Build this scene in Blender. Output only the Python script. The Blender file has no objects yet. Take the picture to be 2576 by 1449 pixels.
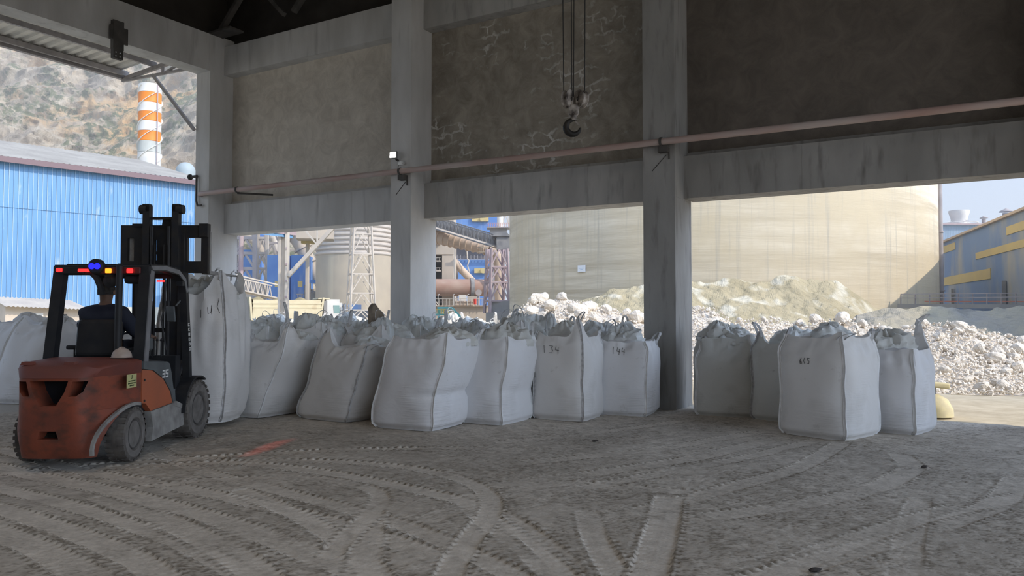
import bpy, math, random
import numpy as np
from mathutils import Vector, Matrix, Euler, noise as mn

SC = bpy.context.scene
COL = SC.collection
R = math.radians

# ---------------------------------------------------------------- camera
F_PX, CX, CY = 1940.0, 1288.0, 724.5
PSI, PIT, HCAM = R(30.6), R(1.8), 1.6
cam_d = bpy.data.cameras.new('camera'); cam = bpy.data.objects.new('camera', cam_d); COL.objects.link(cam)
cam_d.sensor_fit = 'HORIZONTAL'; cam_d.sensor_width = 36.0; cam_d.lens = 36.0 * F_PX / 2576.0
cam_d.clip_start = 0.05; cam_d.clip_end = 2000
cam.location = (0, 0, HCAM); cam.rotation_euler = (R(90) + PIT, 0, PSI)
SC.camera = cam

# ---------------------------------------------------------------- world, sun, exposure
W = bpy.data.worlds.new('sky'); SC.world = W; W.use_nodes = True
nt = W.node_tree; nt.nodes.clear()
wo = nt.nodes.new('ShaderNodeOutputWorld'); bg = nt.nodes.new('ShaderNodeBackground')
tc = nt.nodes.new('ShaderNodeTexCoord'); sx = nt.nodes.new('ShaderNodeSeparateXYZ'); cr = nt.nodes.new('ShaderNodeValToRGB')
cr.color_ramp.elements[0].position = 0.0; cr.color_ramp.elements[0].color = (0.68, 0.73, 0.80, 1)
cr.color_ramp.elements[1].position = 0.9; cr.color_ramp.elements[1].color = (0.32, 0.41, 0.60, 1)
e = cr.color_ramp.elements.new(0.25); e.color = (0.48, 0.60, 0.79, 1)
nt.links.new(tc.outputs['Generated'], sx.inputs[0]); nt.links.new(sx.outputs['Z'], cr.inputs[0])
# the sky is brighter around the sun
dp = nt.nodes.new('ShaderNodeVectorMath'); dp.operation = 'DOT_PRODUCT'; dp.inputs[1].default_value = (math.cos(R(37)), -math.cos(R(37)) * math.sin(R(1)), math.sin(R(37)))
mm = nt.nodes.new('ShaderNodeMath'); mm.operation = 'MAXIMUM'; mm.inputs[1].default_value = 0.0; pw = nt.nodes.new('ShaderNodeMath'); pw.operation = 'POWER'; pw.inputs[1].default_value = 3.0
ma = nt.nodes.new('ShaderNodeMath'); ma.operation = 'MULTIPLY_ADD'; ma.inputs[1].default_value = 2.5; ma.inputs[2].default_value = 0.72; vsx = nt.nodes.new('ShaderNodeVectorMath'); vsx.operation = 'SCALE'
nt.links.new(tc.outputs['Generated'], dp.inputs[0]); nt.links.new(dp.outputs['Value'], mm.inputs[0]); nt.links.new(mm.outputs[0], pw.inputs[0]); nt.links.new(pw.outputs[0], ma.inputs[0]); nt.links.new(cr.outputs[0], vsx.inputs[0]); nt.links.new(ma.outputs[0], vsx.inputs['Scale'])
nt.links.new(vsx.outputs[0], bg.inputs['Color']); nt.links.new(bg.outputs[0], wo.inputs[0])
bg.inputs['Strength'].default_value = 1.0
SUN_AZ, SUN_EL = 1.0, 37.0      # azimuth: degrees from +X towards -Y
sd = bpy.data.lights.new('sun', 'SUN'); so = bpy.data.objects.new('sun', sd); COL.objects.link(so)
sv = Vector((math.cos(R(SUN_EL)) * math.cos(R(SUN_AZ)), -math.cos(R(SUN_EL)) * math.sin(R(SUN_AZ)), math.sin(R(SUN_EL))))
so.rotation_euler = sv.to_track_quat('Z', 'Y').to_euler(); so.location = (60, 20, 60)
sd.energy = 2.2; sd.angle = R(0.6); sd.color = (1.0, 0.87, 0.70)
vs = SC.view_settings; vs.view_transform = 'Standard'; vs.look = 'None'; vs.gamma = 1.0; vs.use_curve_mapping = False
vs.exposure = 0.82
SC.display_settings.display_device = 'sRGB'

# unseen lamps added under the roof as fill for the dark interior (their housings are built with the hall)
FILL_LAMPS = [(-9.5, 2.0), (-4.0, 2.5), (1.5, 1.5), (-5.5, -4.0)]
for x, y in FILL_LAMPS:
    ld = bpy.data.lights.new('fill_lamp', 'AREA'); ld.shape = 'RECTANGLE'; ld.size = 0.6; ld.size_y = 0.5; ld.energy = 13; ld.color = (1.0, 0.90, 0.78); ld.spread = R(150)
    lo_ = bpy.data.objects.new('fill_lamp', ld); COL.objects.link(lo_); lo_.location = (x, y, 8.8)

# ---------------------------------------------------------------- where a sight line meets a plane
_f0 = Vector((-math.sin(PSI), math.cos(PSI), 0)); _r = Vector((math.cos(PSI), math.sin(PSI), 0)); _u = Vector((0, 0, 1))
_fw = _f0 * math.cos(PIT) + _u * math.sin(PIT); _up = -_f0 * math.sin(PIT) + _u * math.cos(PIT)
CAMP = Vector((0, 0, HCAM))
def ray(x, y): return _fw + _r * ((x - CX) / F_PX) + _up * ((CY - y) / F_PX)
def at(x, y, D): return CAMP + ray(x, y) * D
def gz(x, y, z=0.0):
    d = ray(x, y); return CAMP + d * ((z - HCAM) / d.z)
def onY(x, y, Y):
    d = ray(x, y); return CAMP + d * (Y / d.y)
def onX(x, y, X):
    d = ray(x, y); return CAMP + d * (X / d.x)
def onV(x, D):            # ground point straight below the sight line of column x at depth D
    d = _f0 + _r * ((x - CX) / F_PX); return Vector((d.x * D, d.y * D, 0))

# ---------------------------------------------------------------- helpers
def tag(o, label=None, cat=None, group=None, kind=None):
    if label: o['label'] = label
    if cat: o['category'] = cat
    if group: o['group'] = group
    if kind: o['kind'] = kind
    return o
def thing(name, label, cat, loc=(0, 0, 0), rz=0.0, group=None):
    o = bpy.data.objects.new(name, None); COL.objects.link(o); o.empty_display_size = 0.1
    o.location = loc; o.rotation_euler = (0, 0, rz)
    return tag(o, label, cat, group)
def copy_tree(o, parent=None):
    c = o.copy(); COL.objects.link(c)
    if parent is not None: c.parent = parent
    for ch in list(o.children): copy_tree(ch, c)
    return c

class MB:
    """collects shapes for ONE mesh object"""
    def __init__(s): s.v = []; s.f = []; s.sm = []; s.mi = []; s.cur = 0
    def add(s, vs, fs, smooth=False):
        n = len(s.v); s.v.extend([tuple(p) for p in vs])
        for f in fs: s.f.append(tuple(i + n for i in f)); s.sm.append(smooth); s.mi.append(s.cur)
        return s
    def box(s, c, size, rot=None, top=None):
        """centre, size; rot = Euler angles; top = (sx, sy) scale of the upper face"""
        hx, hy, hz = size[0] / 2, size[1] / 2, size[2] / 2; tx, ty = top or (1, 1)
        P = [(-hx, -hy, -hz), (hx, -hy, -hz), (hx, hy, -hz), (-hx, hy, -hz), (-hx * tx, -hy * ty, hz), (hx * tx, -hy * ty, hz), (hx * tx, hy * ty, hz), (-hx * tx, hy * ty, hz)]
        m = Euler(rot).to_matrix() if rot else None; c = Vector(c)
        P = [(m @ Vector(p) if m else Vector(p)) + c for p in P]
        return s.add(P, [(0, 3, 2, 1), (4, 5, 6, 7), (0, 1, 5, 4), (1, 2, 6, 5), (2, 3, 7, 6), (3, 0, 4, 7)])
    def bb(s, a, b):
        a, b = [min(p, q) for p, q in zip(a, b)], [max(p, q) for p, q in zip(a, b)]
        return s.box([(p + q) / 2 for p, q in zip(a, b)], [q - p for p, q in zip(a, b)])
    def rbox(s, c, size, r=0.02, rot=None, seg=3):
        """box with rounded vertical and top edges (superellipse loft)"""
        hx, hy, hz = size[0] / 2, size[1] / 2, size[2] / 2; r = min(r, hx, hy, hz)
        m = Euler(rot).to_matrix() if rot else None; c = Vector(c)
        rings = []
        def ring(ins, z):
            out = []
            rr = r
            for (qx, qy, a0) in ((1, 1, 0), (-1, 1, 90), (-1, -1, 180), (1, -1, 270)):
                for k in range(seg + 1):
                    a = R(a0 + 90 * k / seg)
                    out.append(Vector((qx * (hx - rr) + (rr - ins) * math.cos(a), qy * (hy - rr) + (rr - ins) * math.sin(a), z)))
            return out
        prof = [(r * (1 - math.cos(R(90 * k / seg))), hz - r * math.sin(R(90 * k / seg))) for k in range(seg, -1, -1)]
        prof = [(r - r * math.sin(R(90 - 90 * k / seg)), None) for k in range(0)] or prof
        zs = []
        for k in range(seg + 1):
            a = R(90 * k / seg); zs.append((r - r * math.sin(a), -hz + r - r * math.cos(a)))
        for k in range(seg + 1):
            a = R(90 * k / seg); zs.append((r - r * math.cos(a), hz - r + r * math.sin(a)))
        for ins, z in zs: rings.append(ring(ins, z))
        n = len(rings[0]); P = [p for rg in rings for p in rg]
        P = [(m @ p if m else p) + c for p in P]
        fs = [(i * n + j, i * n + (j + 1) % n, (i + 1) * n + (j + 1) % n, (i + 1) * n + j) for i in range(len(rings) - 1) for j in range(n)]
        fs += [tuple(range(n - 1, -1, -1)), tuple((len(rings) - 1) * n + j for j in range(n))]
        return s.add(P, fs, False)
    def bar(s, a, b, w, h=None, up=(0, 0, 1)):
        """square bar from a to b"""
        a, b = Vector(a), Vector(b); h = h or w; d = (b - a).normalized(); u = Vector(up)
        x = d.cross(u)
        if x.length < 1e-4: x = d.cross(Vector((1, 0, 0)))
        x.normalize(); y = x.cross(d)
        P = [p + x * (i * w / 2) + y * (j * h / 2) for p in (a, b) for i, j in ((-1, -1), (1, -1), (1, 1), (-1, 1))]
        return s.add(P, [(3, 2, 1, 0), (4, 5, 6, 7), (0, 1, 5, 4), (1, 2, 6, 5), (2, 3, 7, 6), (3, 0, 4, 7)])
    def cyl(s, a, b, r, r2=None, n=16, cap=True, smooth=True):
        a, b = Vector(a), Vector(b); r2 = r if r2 is None else r2; d = (b - a).normalized()
        x = d.orthogonal().normalized(); y = d.cross(x)
        P = [p + (x * math.cos(t) + y * math.sin(t)) * q for p, q in ((a, r), (b, r2)) for t in [2 * math.pi * k / n for k in range(n)]]
        s.add(P, [(k, (k + 1) % n, n + (k + 1) % n, n + k) for k in range(n)], smooth)
        if cap: s.add(P, [tuple(range(n - 1, -1, -1)), tuple(range(n, 2 * n))])
        return s
    def tube(s, pts, r, n=8, closed=False):
        pts = [Vector(p) for p in pts]; m = len(pts); rs = r if isinstance(r, (list, tuple)) else [r] * m
        P = []; prev = None
        for i, p in enumerate(pts):
            d = (pts[(i + 1) % m] - pts[i - 1]) if closed else (pts[min(i + 1, m - 1)] - pts[max(i - 1, 0)])
            d.normalize(); x = (prev - d * prev.dot(d)) if prev is not None else d.orthogonal()
            x.normalize(); prev = x; y = d.cross(x)
            P += [p + (x * math.cos(t) + y * math.sin(t)) * rs[i] for t in [2 * math.pi * k / n for k in range(n)]]
        L = m if closed else m - 1
        s.add(P, [(i * n + k, i * n + (k + 1) % n, ((i + 1) % m) * n + (k + 1) % n, ((i + 1) % m) * n + k) for i in range(L) for k in range(n)], True)
        if not closed: s.add(P, [tuple(range(n - 1, -1, -1)), tuple((m - 1) * n + k for k in range(n))])
        return s
    def lathe(s, prof, c=(0, 0, 0), axis=(0, 0, 1), n=24, smooth=True):
        """profile of (radius, height) turned around axis through c"""
        c = Vector(c); d = Vector(axis).normalized(); x = d.orthogonal().normalized(); y = d.cross(x); P = []
        for r, h in prof: P += [c + d * h + (x * math.cos(t) + y * math.sin(t)) * r for t in [2 * math.pi * k / n for k in range(n)]]
        fs = [(i * n + k, i * n + (k + 1) % n, (i + 1) * n + (k + 1) % n, (i + 1) * n + k) for i in range(len(prof) - 1) for k in range(n)]
        s.add(P, fs, smooth)
        s.add(P, [tuple(range(n - 1, -1, -1)), tuple((len(prof) - 1) * n + k for k in range(n))])
        return s
    def prism(s, poly, a, b, axis='y'):
        """polygon in the plane across axis, extruded from a to b"""
        def p3(u, v, w): return {'y': (u, w, v), 'x': (w, u, v), 'z': (u, v, w)}[axis]
        n = len(poly); P = [p3(u, v, a) for u, v in poly] + [p3(u, v, b) for u, v in poly]
        fs = [(k, (k + 1) % n, n + (k + 1) % n, n + k) for k in range(n)] + [tuple(range(n - 1, -1, -1)), tuple(range(n, 2 * n))]
        return s.add(P, fs)
    def ribbon(s, pts, w, side, t=0.004):
        """webbing strap along pts; side = direction of its width (vector or list)"""
        pts = [Vector(p) for p in pts]; m = len(pts); P = []
        for i, p in enumerate(pts):
            d = (pts[min(i + 1, m - 1)] - pts[max(i - 1, 0)]).normalized()
            sd_ = Vector(side[i] if isinstance(side, list) else side); x = (sd_ - d * sd_.dot(d)).normalized(); y = d.cross(x)
            P += [p - x * w / 2 - y * t / 2, p + x * w / 2 - y * t / 2, p + x * w / 2 + y * t / 2, p - x * w / 2 + y * t / 2]
        s.add(P, [(i * 4 + k, i * 4 + (k + 1) % 4, i * 4 + 4 + (k + 1) % 4, i * 4 + 4 + k) for i in range(m - 1) for k in range(4)], False)
        return s.add(P, [(3, 2, 1, 0), tuple((m - 1) * 4 + k for k in range(4))])
    def grid(s, P, nu, nv, closed=False, smooth=True):
        """P: nu rows of nv points"""
        L = nv if closed else nv - 1
        return s.add(P, [(i * nv + j, i * nv + (j + 1) % nv, (i + 1) * nv + (j + 1) % nv, (i + 1) * nv + j) for i in range(nu - 1) for j in range(L)], smooth)
    def xf(s, m):
        s.v = [tuple(m @ Vector(p)) for p in s.v]; return s
    def build(s, name, mats, parent=None, label=None, cat=None, group=None, kind=None, loc=None, fix=True):
        me = bpy.data.meshes.new(name); me.from_pydata(s.v, [], s.f)
        me.polygons.foreach_set('use_smooth', s.sm)
        mats = mats if isinstance(mats, (list, tuple)) else [mats]
        for m in mats: me.materials.append(m)
        if len(mats) > 1: me.polygons.foreach_set('material_index', s.mi)
        if fix:
            import bmesh
            bm = bmesh.new(); bm.from_mesh(me); bmesh.ops.recalc_face_normals(bm, faces=bm.faces); bm.to_mesh(me); bm.free()
        if any(s.sm): me.set_sharp_from_angle(angle=R(42))
        me.update()
        o = bpy.data.objects.new(name, me); COL.objects.link(o)
        if parent is not None: o.parent = parent
        if loc is not None: o.location = loc
        return tag(o, label, cat, group, kind)
def origin_to(o, p):
    """move a top-level mesh's origin to p without moving the mesh"""
    p = Vector(p); o.data.transform(Matrix.Translation(-p)); o.location = p; return o

# ---------------------------------------------------------------- materials
def hx(s, k=1.0):
    """photo colour 'rrggbb' -> linear, times k"""
    c = [int(s[i:i + 2], 16) / 255 for i in (0, 2, 4)]
    return tuple(min(1, k * (x / 12.92 if x <= 0.04045 else ((x + 0.055) / 1.055) ** 2.4)) for x in c)
def Mt(name, c, c2=None, scale=4.0, rough=0.8, metal=0.0, bump=0.0, bscale=None, stretch=(1, 1, 1), detail=6, lo=0.35, hi=0.65,
       c3=None, s3=1.0, lo3=0.55, hi3=0.7, wave=None, emit=None, spec=0.3, dist=0.02, st3=(1, 1, 1), sheen=0.0):
    """principled material; c..c2 mixed by stretched noise, c3 laid over by a second noise; wave=(scale, axis, depth) corrugation bump"""
    m = bpy.data.materials.new(name); m.use_nodes = True; t = m.node_tree; N = t.nodes; L = t.links
    b = N['Principled BSDF']; b.inputs['Roughness'].default_value = rough; b.inputs['Metallic'].default_value = metal
    b.inputs['Specular IOR Level'].default_value = spec
    c = tuple(c) + (1,); b.inputs['Base Color'].default_value = c
    tcn = N.new('ShaderNodeTexCoord')
    def mapped(st):
        mp = N.new('ShaderNodeMapping'); mp.inputs['Scale'].default_value = st; L.new(tcn.outputs['Object'], mp.inputs[0]); return mp.outputs[0]
    src = None
    if c2 is not None:
        nz = N.new('ShaderNodeTexNoise'); nz.inputs['Scale'].default_value = scale; nz.inputs['Detail'].default_value = detail; L.new(mapped(stretch), nz.inputs['Vector'])
        rp = N.new('ShaderNodeMapRange'); rp.inputs['From Min'].default_value = lo; rp.inputs['From Max'].default_value = hi; L.new(nz.outputs['Fac'], rp.inputs['Value'])
        mx = N.new('ShaderNodeMix'); mx.data_type = 'RGBA'; mx.inputs['A'].default_value = c; mx.inputs['B'].default_value = tuple(c2) + (1,)
        L.new(rp.outputs[0], mx.inputs['Factor']); src = mx.outputs['Result']
    if c3 is not None:
        nz3 = N.new('ShaderNodeTexNoise'); nz3.inputs['Scale'].default_value = s3; nz3.inputs['Detail'].default_value = 8; L.new(mapped(st3), nz3.inputs['Vector'])
        rp3 = N.new('ShaderNodeMapRange'); rp3.inputs['From Min'].default_value = lo3; rp3.inputs['From Max'].default_value = hi3; L.new(nz3.outputs['Fac'], rp3.inputs['Value'])
        mx3 = N.new('ShaderNodeMix'); mx3.data_type = 'RGBA'; mx3.inputs['A'].default_value = c; mx3.inputs['B'].default_value = tuple(c3) + (1,)
        if src: L.new(src, mx3.inputs['A'])
        L.new(rp3.outputs[0], mx3.inputs['Factor']); src = mx3.outputs['Result']
    if src: L.new(src, b.inputs['Base Color'])
    nrm = None
    if bump > 0:
        nb = N.new('ShaderNodeTexNoise'); nb.inputs['Scale'].default_value = bscale or scale * 2; nb.inputs['Detail'].default_value = 6; L.new(mapped(stretch), nb.inputs['Vector'])
        bp = N.new('ShaderNodeBump'); bp.inputs['Strength'].default_value = bump; bp.inputs['Distance'].default_value = dist; L.new(nb.outputs['Fac'], bp.inputs['Height']); nrm = bp.outputs[0]
    if wave:
        wv = N.new('ShaderNodeTexWave'); wv.bands_direction = wave[1]; wv.inputs['Scale'].default_value = wave[0]; L.new(tcn.outputs['Object'], wv.inputs[0])
        bp2 = N.new('ShaderNodeBump'); bp2.inputs['Strength'].default_value = wave[2]; bp2.inputs['Distance'].default_value = 0.05; L.new(wv.outputs['Fac'], bp2.inputs['Height'])
        if nrm: L.new(nrm, bp2.inputs['Normal'])
        nrm = bp2.outputs[0]
    if nrm: L.new(nrm, b.inputs['Normal'])
    if emit: b.inputs['Emission Color'].default_value = tuple(emit[0]) + (1,); b.inputs['Emission Strength'].default_value = emit[1]
    return m
def N3(p, s=1.0, k=0.0): return mn.noise(Vector(p) * s + Vector((k, k * 1.7, -k)))

# ================================================================ materials of the hall
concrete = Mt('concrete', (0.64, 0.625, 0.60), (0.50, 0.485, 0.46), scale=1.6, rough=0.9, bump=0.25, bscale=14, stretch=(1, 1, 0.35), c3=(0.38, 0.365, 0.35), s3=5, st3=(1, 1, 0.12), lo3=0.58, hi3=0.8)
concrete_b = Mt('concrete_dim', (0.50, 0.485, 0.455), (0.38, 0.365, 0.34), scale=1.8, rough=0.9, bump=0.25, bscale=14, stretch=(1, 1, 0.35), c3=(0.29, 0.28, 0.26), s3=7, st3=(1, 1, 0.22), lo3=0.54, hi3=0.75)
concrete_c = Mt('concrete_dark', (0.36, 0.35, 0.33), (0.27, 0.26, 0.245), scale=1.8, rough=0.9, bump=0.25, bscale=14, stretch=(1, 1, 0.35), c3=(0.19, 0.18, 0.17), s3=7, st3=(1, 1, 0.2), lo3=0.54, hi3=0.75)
CB = [concrete, concrete_b, concrete_c, concrete_c, concrete_c, concrete_c]  # beams darker bay by bay: the fading light is put into the colour
concrete_lt = Mt('concrete_outer', (0.40, 0.40, 0.38), (0.30, 0.30, 0.29), scale=2.2, rough=0.9, bump=0.25, bscale=12, stretch=(1, 1, 0.3), c3=(0.2, 0.2, 0.19), s3=7, st3=(1, 1, 0.08), lo3=0.6, hi3=0.8)
dark_steel = Mt('roof_steel', (0.11, 0.10, 0.09), (0.07, 0.065, 0.06), scale=3, rough=0.8)
roof_m = Mt('roof_sheet', (0.055, 0.048, 0.042), (0.04, 0.035, 0.03), scale=2, rough=0.9)
galv = Mt('awning_sheet', (0.80, 0.77, 0.71), (0.66, 0.63, 0.58), scale=3, rough=0.6, metal=0.0, bump=0.05)
steel_paint = Mt('awning_frame_paint', (0.42, 0.39, 0.38), (0.32, 0.30, 0.29), scale=5, rough=0.6)

def plaster(name, c1, c2, stain, stain_amt, sx_=1.0):
    """trowelled plaster with swirls and pale lime marks that follow the block joints"""
    m = bpy.data.materials.new(name); m.use_nodes = True; t = m.node_tree; N = t.nodes; L = t.links; b = N['Principled BSDF']; b.inputs['Roughness'].default_value = 0.95; b.inputs['Specular IOR Level'].default_value = 0.15
    tcn = N.new('ShaderNodeTexCoord')
    nz = N.new('ShaderNodeTexNoise'); nz.inputs['Scale'].default_value = 2.6; nz.inputs['Detail'].default_value = 10; nz.inputs['Distortion'].default_value = 0.8; nz.inputs['Roughness'].default_value = 0.70
    L.new(tcn.outputs['Object'], nz.inputs['Vector'])
    rp = N.new('ShaderNodeMapRange'); rp.inputs['From Min'].default_value = 0.36; rp.inputs['From Max'].default_value = 0.66; L.new(nz.outputs['Fac'], rp.inputs['Value'])
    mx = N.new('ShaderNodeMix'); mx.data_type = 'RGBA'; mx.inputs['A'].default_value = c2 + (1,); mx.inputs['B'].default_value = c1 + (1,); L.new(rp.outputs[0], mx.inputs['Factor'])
    br = N.new('ShaderNodeTexBrick'); br.inputs['Scale'].default_value = 1.0; br.inputs['Brick Width'].default_value = 0.42; br.inputs['Row Height'].default_value = 0.21; br.inputs['Mortar Size'].default_value = 0.03; br.inputs['Mortar Smooth'].default_value = 0.6
    br.inputs['Color1'].default_value = (0, 0, 0, 1); br.inputs['Color2'].default_value = (0, 0, 0, 1); br.inputs['Mortar'].default_value = (1, 1, 1, 1)
    nd = N.new('ShaderNodeTexNoise'); nd.inputs['Scale'].default_value = 3.5; nd.inputs['Detail'].default_value = 4; L.new(tcn.outputs['Object'], nd.inputs['Vector'])
    va = N.new('ShaderNodeVectorMath'); va.operation = 'MULTIPLY_ADD'; va.inputs[1].default_value = (0.45, 0.45, 0.45); L.new(nd.outputs['Color'], va.inputs[0])
    mp = N.new('ShaderNodeMapping'); mp.inputs['Rotation'].default_value = (R(-90), 0, 0); L.new(tcn.outputs['Object'], mp.inputs[0]); L.new(mp.outputs[0], va.inputs[2]); L.new(va.outputs[0], br.inputs['Vector'])
    n2 = N.new('ShaderNodeTexNoise'); n2.inputs['Scale'].default_value = 0.9; n2.inputs['Detail'].default_value = 8; n2.inputs['Roughness'].default_value = 0.7; L.new(tcn.outputs['Object'], n2.inputs['Vector'])
    r2 = N.new('ShaderNodeMapRange'); r2.inputs['From Min'].default_value = 0.66 - stain_amt; r2.inputs['From Max'].default_value = 0.72 - stain_amt * 0.5; L.new(n2.outputs['Fac'], r2.inputs['Value'])
    mu = N.new('ShaderNodeMath'); mu.operation = 'MULTIPLY'; L.new(br.outputs['Color'], mu.inputs[0]); L.new(r2.outputs[0], mu.inputs[1])
    m2 = N.new('ShaderNodeMix'); m2.data_type = 'RGBA'; L.new(mx.outputs['Result'], m2.inputs['A']); m2.inputs['B'].default_value = stain + (1,); L.new(mu.outputs[0], m2.inputs['Factor'])
    L.new(m2.outputs['Result'], b.inputs['Base Color'])
    bp = N.new('ShaderNodeBump'); bp.inputs['Strength'].default_value = 0.5; bp.inputs['Distance'].default_value = 0.03; L.new(nz.outputs['Fac'], bp.inputs['Height']); L.new(bp.outputs[0], b.inputs['Normal'])
    return m
pl_a = plaster('plaster_lit', (0.68, 0.62, 0.53), (0.50, 0.45, 0.38), (0.42, 0.40, 0.37), -0.1)  # light falling off from the left opening is put into the bay colours
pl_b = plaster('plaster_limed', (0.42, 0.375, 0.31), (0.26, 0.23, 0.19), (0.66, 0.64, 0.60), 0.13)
pl_c = plaster('plaster_shaded', (0.19, 0.165, 0.14), (0.13, 0.113, 0.098), (0.24, 0.22, 0.2), -0.05)

# ================================================================ the hall
YF, YB, YW, YO = 12.2, 12.65, 12.88, 13.05      # pillar face, beam face, wall face, outer face
XL = -15.7
PX = [(-16.2, XL), (-10.08, -9.57), (-4.66, -4.11), (1.0, 1.52), (6.5, 7.02), (12.0, 12.52)]
def S(mb, name, m, kind='structure'): return mb.build(name, m, kind=kind)

# floor heightfield with wheel tracks
def vnoise(X, Y, cell, seed):
    rg = np.random.RandomState(seed); gx = X / cell; gy = Y / cell
    ix = np.floor(gx).astype(int); iy = np.floor(gy).astype(int); fx = gx - ix; fy = gy - iy
    ix -= ix.min(); iy -= iy.min(); T = rg.rand(ix.max() + 2, iy.max() + 2)
    fx = fx * fx * (3 - 2 * fx); fy = fy * fy * (3 - 2 * fy)
    return (T[ix, iy] * (1 - fx) * (1 - fy) + T[ix + 1, iy] * fx * (1 - fy) + T[ix, iy + 1] * (1 - fx) * fy + T[ix + 1, iy + 1] * fx * fy)
DX = 0.0145
gxs = np.arange(-13.2, 2.6, DX); gys = np.arange(2.2, 13.05, DX)
GX, GY = np.meshgrid(gxs, gys, indexing='ij')
HT = (vnoise(GX, GY, 1.3, 1) - 0.5) * 0.02 + (vnoise(GX, GY, 0.35, 2) - 0.5) * 0.008 + (vnoise(GX, GY, 0.09, 3) - 0.5) * 0.007 + (vnoise(GX, GY, 0.04, 4) - 0.5) * 0.006
CO = 0.48 + (vnoise(GX, GY, 0.8, 5) - 0.5) * 0.25 + (vnoise(GX, GY, 0.15, 6) - 0.5) * 0.16 + (vnoise(GX, GY, 0.05, 7) - 0.5) * 0.12
# churned dirt: short flakes lying across the view, from stretched noise
_cu, _su = math.cos(PSI), math.sin(PSI); UU = GX * _cu + GY * _su; VV = -GX * _su + GY * _cu
for sd_, c_, th_ in ((8, 0.055, 0.05), (18, 0.08, 0.045), (28, 0.04, 0.04)):
    fl = vnoise(UU, VV * 2.4, c_, sd_); gate = vnoise(GX, GY, 0.33, sd_ + 1)
    CO -= np.where((np.abs(fl - 0.5) < th_) & (gate > 0.5), 0.30, 0.0); HT -= np.where((np.abs(fl - 0.5) < th_) & (gate > 0.5), 0.003, 0.0)
def spline(pts, step=0.02):
    P = [np.array(p, float) for p in pts]; P = [2 * P[0] - P[1]] + P + [2 * P[-1] - P[-2]]; out = []
    for i in range(1, len(P) - 2):
        for t in np.linspace(0, 1, 40, endpoint=False):
            out.append(0.5 * ((2 * P[i]) + (-P[i - 1] + P[i + 1]) * t + (2 * P[i - 1] - 5 * P[i] + 4 * P[i + 1] - P[i + 2]) * t ** 2 + (-P[i - 1] + 3 * P[i] - 3 * P[i + 1] + P[i + 2]) * t ** 3))
    out = np.array(out); seg = np.r_[0, np.cumsum(np.linalg.norm(np.diff(out, axis=0), axis=1))]
    s = np.arange(0, seg[-1], step); return np.c_[np.interp(s, seg, out[:, 0]), np.interp(s, seg, out[:, 1])], s
def track(px, hw=0.105, depth=0.014, pitch=0.085, strength=1.0, plain=False):
    pts = [gz(x, y)[:2] for x, y in px]; P, s = spline(pts)
    if len(P) < 4: return
    Dm = np.full(GX.shape, 9.0); Sg = np.zeros(GX.shape); Al = np.zeros(GX.shape)
    T = np.gradient(P, axis=0); T /= np.linalg.norm(T, axis=1)[:, None] + 1e-9
    w = int(hw * 1.9 / DX) + 2
    for k in range(len(P)):
        i = int((P[k, 0] - gxs[0]) / DX); j = int((P[k, 1] - gys[0]) / DX)
        if i < -w or j < -w or i > len(gxs) + w or j > len(gys) + w: continue
        a, b, c, d = max(i - w, 0), max(i + w, 0), max(j - w, 0), max(j + w, 0)
        dx = GX[a:b, c:d] - P[k, 0]; dy = GY[a:b, c:d] - P[k, 1]; r = np.hypot(dx, dy); m = r < Dm[a:b, c:d]
        if not m.size: continue
        Dm[a:b, c:d][m] = r[m]; Sg[a:b, c:d][m] = (dx * T[k, 1] - dy * T[k, 0])[m]; Al[a:b, c:d][m] = s[k] + (dx * T[k, 0] + dy * T[k, 1])[m]
    q = np.abs(Sg) / hw; on = Dm < hw * 1.8
    fade = strength * np.clip(vnoise(GX, GY, 0.45, int(px[0][0]) % 97) * 1.7, 0.25, 1.0)
    ph = (Al / pitch + 0.25 * np.sign(Sg)) % 1.0
    inn = on & (q < 1.0)
    flat = HT.copy(); mean = (vnoise(GX, GY, 1.3, 1) - 0.5) * 0.02
    HT[inn] = (mean - depth)[inn] * fade[inn] + flat[inn] * (1 - fade[inn])
    CO[inn] = CO[inn] * (1 - 0.7 * fade[inn]) + 0.88 * 0.7 * fade[inn]
    if not plain:
        lug = inn & (q > 0.55) & (ph < 0.42); HT[lug] += 0.004 * fade[lug]
        rib = inn & (q < 0.5) & ((np.abs(Sg) / hw * 5) % 1 < 0.35); HT[rib] += 0.0035 * fade[rib]; CO[rib] -= 0.08 * fade[rib]
        tooth = on & (q >= 0.93) & (q < 1.40) & (ph > 0.58); HT[tooth] -= 0.008 * fade[tooth]; CO[tooth] -= 0.55 * fade[tooth]
        tu = on & (q >= 0.93) & (q < 1.30) & (ph <= 0.58); HT[tu] += 0.003 * fade[tu]; CO[tu] += 0.02 * fade[tu]
    lip = on & (q >= 1.0) & (q < 1.12); HT[lip] += 0.004 * fade[lip]; CO[lip] -= (0.22 if plain else 0.05) * fade[lip]
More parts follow.
